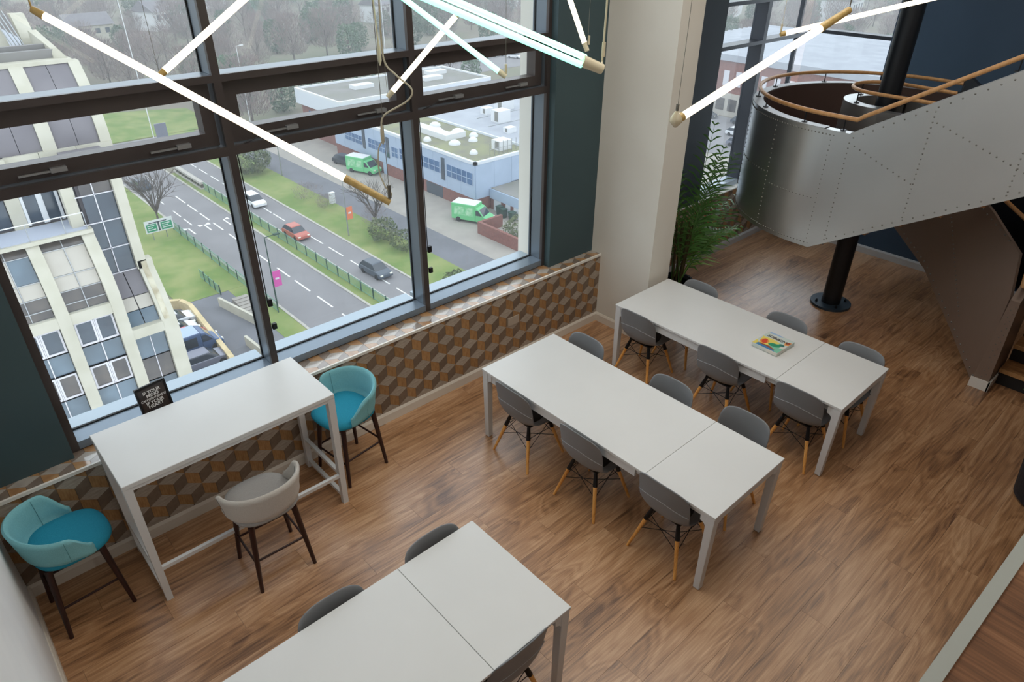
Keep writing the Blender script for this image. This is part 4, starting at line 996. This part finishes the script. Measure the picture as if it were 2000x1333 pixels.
car('grey saloon parked nearest the window sill', (15.0, 51.4, ZG+.02), PI/2, 'car_grey', 4.6, group=PK); car('silver car roof cut by the window sill', (15.4, 47.6, ZG+.02), PI/2, 'car_white', 4.4, group=PK)
def van(label, loc, rz, paint, roof, L=5.4, Wd=2.1, Hh=2.5, group='vans', side='van_white_print'):
    c = thing('van', label, 'van', loc, group, rz); w = Wd/2; h = L/2
    o = MB().box(-w, w, -h+1.9, h, .35, Hh).build('cargo_box', paint, c, world=False); b = o.modifiers.new('b','BEVEL'); b.width = .08; b.segments = 2; bake(o)
    MB().box(-w+.06, w-.06, -h+1.96, h-.06, Hh, Hh+.02).build('roof', roof, c, world=False)
    prof = [(-h,.35),(-h+.02,.85),(-h+.75,1.15),(-h+1.45,2.0),(-h+1.92,2.15),(-h+1.92,.3)]
    o = MB().prism([(-w+.04, y, z) for y, z in prof], (Wd-.08,0,0)).build('cab', paint, c, world=False); b = o.modifiers.new('b','BEVEL'); b.width = .06; b.limit_method = 'ANGLE'; bake(o)
    MB().hexa([(-w+.16,-h+.76,1.19),(w-.16,-h+.76,1.19),(w-.16,-h+.80,1.17),(-w+.16,-h+.80,1.17)], [(-w+.22,-h+1.38,1.95),(w-.22,-h+1.38,1.95),(w-.22,-h+1.45,1.93),(-w+.22,-h+1.45,1.93)]).build('windscreen', 'car_glass', c, world=False)
    for sx in (-1, 1):
        MB().prism([(sx*(w-.03), -h+.95, 1.2), (sx*(w-.03), -h+1.5, 1.85), (sx*(w-.03), -h+1.85, 1.85), (sx*(w-.03), -h+1.85, 1.2)], (sx*.02,0,0)).build('side_window', 'car_glass', c, world=False)
        MB().box(min(sx*w, sx*(w+.012)), max(sx*w, sx*(w+.012)), -h+2.3, h-.4, 1.0, min(2.1, Hh-.3)).build('side_panel', side, c, world=False)
        for y in (-h+.85, h-1.0): MB().tube((sx*(w-.22), y, .35), (sx*(w+.01), y, .35), .35, n=14).build('wheel', 'tyre', c, world=False)
        MB().box(sx*w*.7-.15, sx*w*.7+.15, -h-.015, -h+.1, .75, .92).build('headlight', 'lamp_lens', c, world=False)
    return c
mk('van_white_print', (176,216,180), .4, c2=(104,190,128), scale=2.2)
van('green delivery van parked at the blue building beside a dark car', (55.1, 89.0, ZG+.03), .35, 'van_green', 'plant_white'); van('green and white delivery van standing alone in the yard', (54.9, 62.0, ZG+.03), .42, 'van_green', 'plant_white')
van('blue van parked under the tan wall between rose and grey cars', (15.3, 54.2, ZG+.02), PI/2, 'car_blue', 'clad', 5.0, 2.0, 2.2, PK, 'car_black')
# ---------------- forecourt walls
tw = thing('forecourt_wall', 'tan coped wall bending round the parked cars', 'wall', (17.7, 56, ZG))
pth = [(13.0,63.9),(16.6,63.9),(17.5,63.3),(17.9,61.8),(17.8,60.0),(16.7,46)]
for (x0,y0),(x1,y1) in zip(pth, pth[1:]):
    d = Vector((x1-x0,y1-y0,0)).normalized(); n = Vector((-d.y,d.x,0))*.22; a, b = Vector((x0,y0,ZG)), Vector((x1,y1,ZG)); lo = [a-n,b-n,b+n,a+n]
    MB().hexa(lo, [p+Vector((0,0,1.0)) for p in lo]).build('wall_length', 'tan_wall', tw)
sw = thing('step_wall', 'pale handrail wall beside the steps below the grass', 'wall', (21, 58, ZG))
for (x0,y0),(x1,y1) in (((20.6,61.2),(21.7,55.0)), ((19.4,52.2),(19.6,47.5))):
    MB().hexa([(x0-.13,y0,ZG),(x0+.13,y0,ZG),(x1+.13,y1,ZG),(x1-.13,y1,ZG)], [(x0-.13,y0,ZG+1),(x0+.13,y0,ZG+1),(x1+.13,y1,ZG+1),(x1-.13,y1,ZG+1)]).build('wall_length', 'cream', sw)
for k in range(9): MB().box(21.8, 23.4, 55.5+.62*k, 56.1+.62*k, ZG, ZG+.02+.06*k).build('step', 'paving', sw)
# ---------------- signs and lamp posts
sg = thing('road_sign', 'green and white direction sign on two posts by the near road', 'sign', (22.3, 83, ZG))
for x in (21.4, 23.0): MB().tube((x,83.05,ZG), (x,83.05,ZG+2.5), .06, n=8).build('post', 'alu', sg)
sgp = MB().box(20.7, 24.0, 82.95, 83.0, ZG+1.0, ZG+2.55).build('panel', 'plant_white', sg)
for x0, x1 in ((20.85, 22.05), (22.55, 23.85)): MB().box(x0, x1, 82.93, 82.95, ZG+1.15, ZG+2.1).build('field', 'sign_green', sgp)
MB().box(22.2, 22.4, 82.93, 82.95, ZG+1.1, ZG+2.3).box(21.2, 23.3, 82.93, 82.95, ZG+2.2, ZG+2.3).build('route_line', 'win_dark', sgp)
for x0, x1, zz in ((21.0,21.8,1.85),(21.0,21.6,1.6),(21.0,21.9,1.35),(22.7,23.6,1.85),(22.7,23.4,1.6),(22.7,23.7,1.35)): MB().box(x0, x1, 82.92, 82.93, ZG+zz, ZG+zz+.1).build('lettering', 'plant_white', sgp)
def lamp(label, x, y, h, arm=1.0, banner=None, m='alu'):
    t = thing('lamp_post', label, 'lamp post', (x, y, ZG), 'street lamp posts'); MB().tube((x,y,ZG), (x,y,ZG+h), .09, .05, 8).build('pole', m, t)
    if arm: MB().tube((x,y,ZG+h), (x+arm,y-.1,ZG+h+.1), .04, n=6).box(x+arm, x+arm+.6, y-.25, y+.05, ZG+h+.03, ZG+h+.17).build('lantern', m, t)
    if banner:
        z0, z1, bm = banner; b = MB().box(x+.1, x+.9, y-.02, y+.02, ZG+z0, ZG+z1).build('banner', bm, t)
        for k in range(3): MB().box(x+.3, x+.7, y-.03, y-.02, ZG+z0+.25+k*(z1-z0)*.3, ZG+z0+.45+k*(z1-z0)*.3).build('print', 'plant_white' if k == 1 else bm, b)
lamp('dark lamp post with a pink banner beside the near road', 24.9, 57.2, 7.6, .9, (2.2, 3.9, 'pink'), 'post_dkgreen'); lamp('pale lamp post with an orange banner on the east verge', 40.0, 68.5, 7.1, .0, (2.1, 3.7, 'orange_b'))
lamp('tall white pole in front of the far grass mound', 33.8, 118, 26, 0, None, 'plant_white'); lamp('white pole beyond the crossroads near the shrubs', 53, 125, 14.5, .6, None, 'plant_white'); lamp('thin white pole in front of the far woodland', 87, 130, 22, 0, None, 'plant_white'); lamp('short pale pole on the far verge by the evergreen shrub', 44.6, 95.7, 8, .6)
bs = MB().box(34.2, 36.0, 117.6, 117.75, ZG+1.2, ZG+5.4).tube((35.1,117.8,ZG), (35.1,117.8,ZG+5.4), .1, n=6).build('sign_back', 'car_grey'); tag(bs, 'grey back of a large road sign at the crossroads', 'sign')

# ---------------- cream tower opposite
tb = thing('cream_tower', 'cream office tower with curved ribs and dark glazing, close on the left', 'building', (4, 30, ZG))
def yfr(z, zt): t = max(0, min(1, (zt-z)/2.7)); return 25-1.3*math.sin(t*PI/2)
def rib(x0, x1, z0, z1, zt, m='cream', name='rib', dep=.45, off=0):
    zs_ = sorted({z0, z1}|{zt-.18*i for i in range(16) if z0 < zt-.18*i < z1}); rows = []
    for z in zs_:
        y = yfr(z, zt)+off; rows.append([(x0,y,z),(x1,y,z),(x1,y+dep,z),(x0,y+dep,z)])
    mb = MB().grid(rows, True); mb.f += [(0,1,2,3), tuple(len(mb.v)-4+k for k in range(4))]; return mb.build(name, m, tb, smooth=30)
def cell(x0, x1, z0, z1, zt, m, name='pane', inset=.22, g=.02, th=.05):
    ya, yb = yfr(z0, zt)+inset, yfr(z1, zt)+inset
    return MB().hexa([(x0+g,ya,z0+g),(x1-g,ya,z0+g),(x1-g,ya+th,z0+g),(x0+g,ya+th,z0+g)], [(x0+g,yb,z1-g),(x1-g,yb,z1-g),(x1-g,yb+th,z1-g),(x0+g,yb+th,z1-g)]).build(name, m, tb)
def bars(x0, x1, zs, zt, m='upvc', w=.03, inset=.19):
    xm = (x0+x1)/2
    for z in zs: MB().box(x0, x1, yfr(z, zt)+inset, yfr(z, zt)+inset+.06, z-w/2, z+w/2).build('glazing_bar', m, tb)
    n = 8; z0, z1 = min(zs), max(zs); rows = []
    for i in range(n+1):
        z = z0+(z1-z0)*i/n; y = yfr(z, zt)+inset; rows.append([(xm-w/2,y,z),(xm+w/2,y,z),(xm+w/2,y+.06,z),(xm-w/2,y+.06,z)])
    MB().grid(rows, True).build('glazing_bar', m, tb)
ZT0, ZT1 = -6.40, -8.45
for x0 in (-.55, 1.38, 3.32, 5.22): rib(x0, x0+.44, -30, ZT0, ZT0)
rib(6.86, 7.44, -30, ZT1+.35, ZT1, 'cream'); rib(6.98, 7.20, -10.4, ZT1+.30, ZT1, 'cream_stained', 'stained_face', .02, -.012)
rnd = random.Random(5)
for x0, x1 in ((-.11, 1.38), (1.82, 3.32), (3.76, 5.22)):
    xm = (x0+x1)/2; zt = ZT0
    for xa, xb in ((x0, xm), (xm, x1)):
        cell(xa, xb, -6.78, -6.40, zt, 'win_brown'); cell(xa, xb, -7.62, -6.78, zt, 'win_blue' if (xa < 3 and xb == x1) else 'spandrel'); cell(xa, xb, -8.15, -7.62, zt, 'spandrel'); cell(xa, xb, -8.95, -8.15, zt, 'win_brown')
    bars(x0, x1, [-8.95,-8.62,-8.15,-7.62,-6.78,-6.40], zt, 'alu')
    MB().box(x0, x1, 23.72, 24.1, -9.40, -8.95).build('band', 'cream', tb)
    z = -9.42
    for k in range(12):
        hgt = (1.12, .92)[k % 2]
        for xa, xb in ((x0, xm), (xm, x1)):
            p = cell(xa, xb, z-hgt, z, zt, ('win_dark', 'win_blue', 'win_brown', 'win_blue')[k % 4], inset=.25)
            if k % 2 == 0:
                f = MB(); 
                for q in ((xa+.03, xb-.03, z-hgt+.03, z-hgt+.11), (xa+.03, xb-.03, z-.11, z-.03), (xa+.03, xa+.10, z-hgt+.11, z-.11), (xb-.10, xb-.03, z-hgt+.11, z-.11)): f.box(q[0], q[1], 23.90, 23.96, q[2], q[3])
                f.build('casement', 'upvc', tb)
        bars(x0, x1, [z-hgt, z], zt, 'upvc', .04); z -= hgt
# dark glazed strip with its rib
rib(6.82, 7.20, ZT1, -3.6, ZT1, 'cream'); 
for za, zb in ((-5.10,-4.2),(-6.22,-5.10),(-7.35,-6.22),(-8.45,-7.35)):
    for xa, xb in ((5.66, 6.13), (6.13, 6.82)): cell(xa, xb, za, zb, ZT1, 'win_brown' if zb == -4.2 else 'win_dark', inset=.25)
bars(5.44, 6.82, [-8.45,-7.35,-6.22,-5.10,-4.2], ZT1, 'upvc', .035)
for za, zb, m in ((-9.35,-8.45,'mansard'),(-9.85,-9.35,'spandrel'),(-10.45,-9.85,'win_blue')):
    for xa, xb in ((5.66, 6.26), (6.26, 6.86)): cell(xa, xb, za, zb, ZT1, m)
MB().box(5.66, 6.86, 23.72, 24.1, -10.85, -10.42).build('band', 'cream', tb); z = -10.85
for k in range(9):
    for xa, xb in ((5.66, 6.26), (6.26, 6.86)): cell(xa, xb, z-1.1, z, ZT0, ('win_blue', 'win_brown')[k % 2])
    bars(5.66, 6.86, [z-1.1, z], ZT0, 'upvc', .03); z -= 1.1
# balcony above the bulge, with posts and rail
MB().box(-1.2, 5.66, 24.86, 26.6, -6.42, -6.28).build('balcony_slab', 'cream', tb); MB().box(-1.2, 5.5, 25.0, 26.5, -6.28, -6.26).build('balcony_floor', 'balcony_floor', tb)
for x in (.8, 2.6, 3.55, 4.75, 5.5): MB().tube((x,24.95,-6.28), (x,24.95,-5.6), .018, n=6).build('rail_post', 'alu', tb)
MB().tube((-1.2,24.95,-5.6), (5.5,24.95,-5.6), .022, n=6).build('rail', 'plant_white', tb)
rib(5.08, 5.5, -6.3, -3.6, -99, 'cream', off=.3); rib(3.38, 3.85, -6.3, -3.6, -99, 'cream', off=1.5); rib(1.45, 1.9, -6.3, -3.6, -99, 'cream', off=1.5)
for xa, xb in ((3.86, 4.5), (4.5, 5.14)):
    MB().box(xa+.06, xb-.06, 26.62, 26.66, -6.15, -4.0).build('pane', 'win_dark', tb); MB().box(xa, xa+.10, 26.52, 26.6, -6.2, -4.0).box(xb-.10, xb, 26.52, 26.6, -6.2, -4.0).build('door_frame', 'plant_white', tb)
for xa, xb in ((-1.0, .4), (.4, 1.45), (1.9, 2.7), (2.7, 3.38)): MB().box(xa+.03, xb-.03, 26.62, 26.66, -6.2, -4.0).build('pane', 'win_dark', tb)
MB().box(-6, 7.3, 26.7, 44, -30, -4.0).box(-6, 6.86, 24.6, 26.7, -30, -9.4).box(-6, 5.66, 25.7, 26.7, -9.4, -6.5).box(5.6, 7.1, 25.5, 26.7, -9.4, -3.7).build('core', 'mansard', tb)
# curved mansard roof
def roofy(z): t = (z+3.6)/2.9; return 26.75+1.5*t*t
def mrib(x0, x1, m, name, off=0):
    rows = []
    for i in range(11):
        z = -3.6+2.85*i/10; y = roofy(z)+off; rows.append([(x0,y,z),(x1,y,z),(x1,y+.5,z),(x0,y+.5,z)])
    mb = MB().grid(rows, True); mb.f += [(0,1,2,3), (40,41,42,43)]; mb.build(name, m, tb, smooth=30)
for x0, x1 in ((1.3, 1.75), (3.25, 3.7), (5.2, 5.68), (7.22, 7.62)): mrib(x0, x1, 'cream', 'roof_rib')
for x0, x1 in ((-.7,.3),(.3,1.3),(1.75,2.5),(2.5,3.25),(3.7,4.45),(4.45,5.2),(5.68,6.45),(6.45,7.22)): mrib(x0+.01, x1-.01, 'mansard', 'roof_panel', .10)
for x0, x1 in ((-.7,1.0),(1.0,2.4),(2.4,3.7),(3.7,5.0),(5.0,6.3),(6.3,7.62)): MB().box(x0+.008, x1-.008, 26.70, 27.0, -4.05, -3.6).build('roof_band', 'cream', tb)
MB().box(-2, 7.4, 28.2, 28.8, -.80, -.66).build('coping', 'cream', tb); MB().box(-2, 7.1, 28.8, 29.1, -.9, -.35).box(-2, 6.9, 29.3, 29.5, -.9, -.2).build('gutter_wall', 'roof_felt', tb)
MB().hexa([(6.9,28.6,-.8),(7.4,28.3,-.8),(7.0,30.4,-.8),(6.6,30.4,-.8)], [(6.9,28.9,-.3),(7.1,28.7,-.3),(6.9,30.4,.2),(6.6,30.4,.2)]).build('coping', 'cream', tb)
MB().box(-2, 6.9, 29.5, 42, -4, -.55).build('flat_roof', 'roof_grey', tb)
rows = []
for i in range(9):
    z = -.6+1.3*i/8; y = 30.6+.9*(i/8)**2; rows.append([(6.35,y,z),(6.85,y,z),(6.85,y+.5,z),(6.35,y+.5,z)])
mb = MB().grid(rows, True); mb.f += [(0,1,2,3),(32,33,34,35)]; mb.build('roof_rib', 'cream', tb)
MB().hexa([(4.9,30.6,-.6),(5.9,30.6,-.6),(5.9,32,-.6),(4.9,32,-.6)], [(5.2,31.5,1.6),(5.75,31.5,1.6),(5.75,32,1.6),(5.2,32,1.6)]).build('roof_fin', 'cream', tb)
for k in range(4): MB().tube((6.0+.12*k,30.3,-.55), (5.6+.14*k,30.9,.9), .03, n=5).build('roof_pipe', 'alu', tb)

# ---------------- blue-grey clad building across the yard
bb = thing('clad_building', 'long blue-grey clad building with strip windows and flat roof across the yard', 'building', (60, 80, ZG))
MB().box(57.3, 100, 64.3, 100.6, ZG, -23.9).build('core', 'clad', bb); MB().box(57.3, 68, 64.3, 100.6, -23.9, -23.6).build('roof', 'roof_moss', bb); MB().box(68, 100, 67.5, 100.6, -23.9, -23.6).build('roof', 'roof_grey', bb)
MB().box(57.1, 57.3, 64.1, 100.6, ZG, -28.15).box(57.3, 61, 64.1, 64.3, ZG, -28.15).build('brick_base', 'brick', bb)
MB().box(56.95, 57.4, 63.95, 100.6, -23.5, -23.1).box(56.95, 100, 63.95, 64.4, -23.5, -23.1).box(67.8, 68.1, 64, 100.6, -23.6, -23.3).build('parapet', 'clad_white', bb)
for k in range(12): y = 64.1+3.04*k; MB().box(57.0, 57.12, y+.015, y+3.025, -28.15, -23.5).build('cladding_panel', 'clad', bb)
for k in range(13): x = 57.1+3.2*k; MB().box(x+.015, x+3.185, 64.0, 64.12, -28.15 if k < 2 else -27, -23.5).build('cladding_panel', 'clad', bb)
for y0, y1, z0, z1 in ((64.6,70.1,-26.3,-24.7),(71.7,76.6,-26.3,-24.8),(77.9,81.5,-26.5,-25),(82,83.6,-26.6,-25.2),(85.1,90.1,-26.6,-25.2),(91.9,97.0,-26.7,-25.4)):
    w = MB().box(56.93, 57.0, y0, y1, z0, z1).build('window', 'clad_win', bb); n = max(2, round((y1-y0)/1.1))
    f = MB().box(56.9, 56.95, y0, y1, (z0+z1)/2-.04, (z0+z1)/2+.04)
    for i in range(n+1): yy = y0+(y1-y0)*i/n; f.box(56.9, 56.95, yy-.04, yy+.04, z0, z1)
    f.build('glazing_bar', 'clad', w)
for y in (70.6, 76.9, 84.3, 91.0): MB().box(56.92, 57.0, y, y+.75, -27.1, -24.0).build('slot_window', 'win_dark', bb)
MB().box(57.05, 57.6, 71.4, 75.2, -29.95, -28.3).build('opening', 'win_dark', bb); MB().box(57.0, 57.12, 85.5, 86.4, -29.95, -28.2).build('door', 'clad', bb)
# roof furniture
MB().box(61.5, 63.2, 76, 84.5, -23.6, -22.8).box(63.2, 65.2, 76, 77.4, -23.6, -22.8).build('roof_upstand', 'plant_white', bb)
for x, y, r in ((61.5,74,.9),(64.5,73.5,.7),(65.8,78.6,1.1),(59.6,78,.6),(66.2,75.4,.7),(63.9,81,.8),(65.5,84,.9),(60.5,68.5,.6)): MB().lathe([(r,0),(r*.9,.3),(r*.5,.55),(.05,.62)], 10, (x,y,-23.6)).build('rooflight', 'plant_white', bb, smooth=50)
for x, y, sx, sy, h in ((74,78.5,2.4,2,1.8),(80,84.4,2.6,2.2,1.9),(76,84,1.6,1.5,1.0),(64,67,2.2,1.8,1.3),(71,73,1.6,1.2,.8),(83,80,2,2,1.4)):
    u = MB().box(x, x+sx, y, y+sy, -23.6, -23.6+h).build('air_handler', 'plant_white', bb); MB().box(x-.03, x, y+.3, y+sy*.55, -23.4, -23.7+h).build('grille', 'roof_felt', u)
for k in range(7): MB().box(61.5+.8*k, 61.56+.8*k, 66.2, 66.26, -23.6, -21.9).build('mast', 'alu', bb)
MB().box(70, 80, 76.5, 76.6, -23.1, -23.0).box(72, 82, 81.5, 81.6, -23.1, -23.0).box(61, 67, 65.7, 65.75, -22.6, -22.55).build('guard_rail', 'alu', bb)
an = thing('low_annex', 'low blue-grey annex with brick front and pale doors beside the lone van', 'building', (63, 60, ZG))
MB().box(59.6, 80, 57.5, 63.9, ZG, -27.4).build('core', 'brick', an); MB().box(59.4, 80, 57.3, 63.9, -28.4, -27.1).build('fascia', 'clad', an); MB().box(59.6, 80, 57.5, 63.9, -27.1, -27.05).build('roof', 'roof_felt', an)
for y0, y1 in ((61.8,63.2),(59.9,60.8),(58.2,59.2)): MB().box(59.5, 59.62, y0, y1, ZG, ZG+2.0).build('door', 'clad_white', an)
for k, (x, y) in enumerate(((58.9,61.3),(58.6,60.2),(58.7,58.6))):
    b = MB().hexa([(x-.3,y-.3,ZG+.08),(x+.3,y-.3,ZG+.08),(x+.3,y+.3,ZG+.08),(x-.3,y+.3,ZG+.08)], [(x-.38,y-.38,ZG+1.2),(x+.38,y-.38,ZG+1.2),(x+.38,y+.38,ZG+1.2),(x-.38,y+.38,ZG+1.2)]).box(x-.42, x+.42, y-.42, y+.42, ZG+1.2, ZG+1.28).build('wheelie_bin', 'post_dkgreen'); tag(b, 'dark green wheelie bin by the annex doors', 'bin', 'bins by the annex')
rb2 = thing('rear_block', 'flat-roofed rear block with white parapet and brick end behind the clad building', 'building', (75, 108, ZG))
MB().box(59.2, 91, 101, 115.5, ZG, -22.5).build('core', 'brick', rb2); MB().box(58.4, 91.5, 100.7, 116, -24.4, -22.1).build('fascia', 'clad_white', rb2); MB().box(59.0, 91, 101.3, 115.4, -22.1, -22.05).build('roof', 'roof_felt', rb2)
MB().box(58.4, 91.5, 100.7, 101.1, -22.1, -21.8).box(58.4, 91.5, 115.6, 116, -22.1, -21.8).box(58.4, 58.8, 101.1, 115.6, -22.1, -21.8).box(91.1, 91.5, 101.1, 115.6, -22.1, -21.8).build('parapet', 'plant_white', rb2)
for x, y in ((66,108),(72,104),(84,110),(80,106)): MB().box(x, x+4, y, y+2, -22.05, -21.4).build('rooflight', 'plant_white', rb2)
for k in range(4): MB().box(59.1, 59.2, 102+3.2*k, 103.4+3.2*k, -27, -25.4).build('window', 'clad_win', rb2)
ywall = MB().box(52.6, 53.0, 50.5, 58.4, ZG, ZG+1.6).box(53.0, 56.5, 58.0, 58.4, ZG, ZG+1.6).build('yard_wall', 'brick'); tag(ywall, 'low brick wall with a gate at the mouth of the yard', 'wall')
# ---------------- brick block seen through the bay window
bk = thing('brick_block', 'long brick and white block with ribbed pale roof seen through the bay window', 'building', (140, 60, ZG))
MB().box(130, 175, 25, 92, ZG, -19).build('core', 'brick', bk); MB().box(129.6, 130, 25, 92, -19.6, -18.4).build('fascia', 'roof_grey', bk); MB().box(129.7, 130, 25, 92, ZG, -25.6).build('shopfront', 'spandrel', bk)
for k in range(24):
    y = 26+2.75*k; MB().box(129.85, 130, y, y+1.2, -24.2, -21.4).build('window', 'upvc', bk); MB().box(129.6, 129.7, y, y+1.9, -28.9, -26.6).build('shop_window', 'win_brown', bk)
for k in range(20): x = 130+2.2*k; MB().prism([(x,25,-19),(x+2.2,25,-19),(x+2.0,25,-18.1)], (0,67,0)).build('roof_rib', 'roof_grey', bk)
strip('high_street', 105, 129, 20, 110, 'asphalt', .06); 
for k, (x, y, p_) in enumerate(((126,66,'car_dark'),(126,74,'car_black'),(118,62,'car_white'),(117,70,'car_white'),(112,58,'car_grey'))): car(['dark car outside the brick block, nearer the pier','dark car outside the brick block, nearer the drum','white car on the far street below the brick block','second white car on the far street below the brick block','grey car on the far street nearest the bay sill'][k], (x, y, ZG+.08), .1, p_, group='cars on the far street')
# ---------------- scattered houses in the woodland, and a distant car park
for k, (x, y, rz, s) in enumerate(houses):
    h = thing('house', ['white-walled house at the top left of the wood','white house above the far car park','pale house half hidden in the wood','pale house high in the wood above the mint tubes','low house in the middle of the wood','pale house at the right of the wood','low roof at the left of the wood','far house beyond the brick block','furthest house beyond the brick block'][k], 'building', (x, y, ZG), 'houses in the woodland', rz)
    MB().box(-7*s, 7*s, -4.5*s, 4.5*s, 0, 6*s).build('walls', 'plant_white' if k % 3 else 'cream', h, world=False); MB().prism([(-7.5*s,-5*s,6*s),(-7.5*s,5*s,6*s),(-7.5*s,0,9.5*s)], (15*s,0,0)).build('roof', 'mansard', h, world=False)
    for i in range(4): MB().box(-5.5*s+3.2*i*s, -4*s+3.2*i*s, -4.56*s, -4.5*s, 3.4*s, 5*s).build('window', 'win_dark', h, world=False)
rnd = random.Random(3)
dc0 = None
for k in range(26):
    if k < 8: x, y = 84+2.6*k+rnd.uniform(-.3,.3), 160+rnd.uniform(-1,1)
    else: x, y = 118+3.1*(k % 9)+rnd.uniform(-.3,.3), 150+6*(k//9)
    L_ = 'small pale car in the distant car park beyond the trees'
    if dc0 is None: dc0 = car(L_, (x, y, ZG), .4, 'car_white', group='distant parked cars')
    else: dup(dc0, (x, y, ZG), .4)
strip('far_car_park', 78, 112, 156, 164, 'asphalt', .03); strip('far_car_park_east', 112, 150, 140, 166, 'asphalt', .03)

# ---------------- thin winter haze over the town
hz_ = bpy.data.materials.new('haze'); hz_.use_nodes = True; hz_.node_tree.nodes.clear()
ho_ = hz_.node_tree.nodes.new('ShaderNodeOutputMaterial'); hv_ = hz_.node_tree.nodes.new('ShaderNodeVolumeScatter'); hv_.inputs['Density'].default_value = .0011; hv_.inputs['Color'].default_value = (.93, .96, 1, 1)
hz_.node_tree.links.new(hv_.outputs[0], ho_.inputs['Volume']); MATS['haze'] = hz_
tag(MB().box(-190, 690, 8, 690, ZG-.5, 14).build('haze', 'haze'), 'thin pale winter haze over the town', 'haze', kind='stuff')
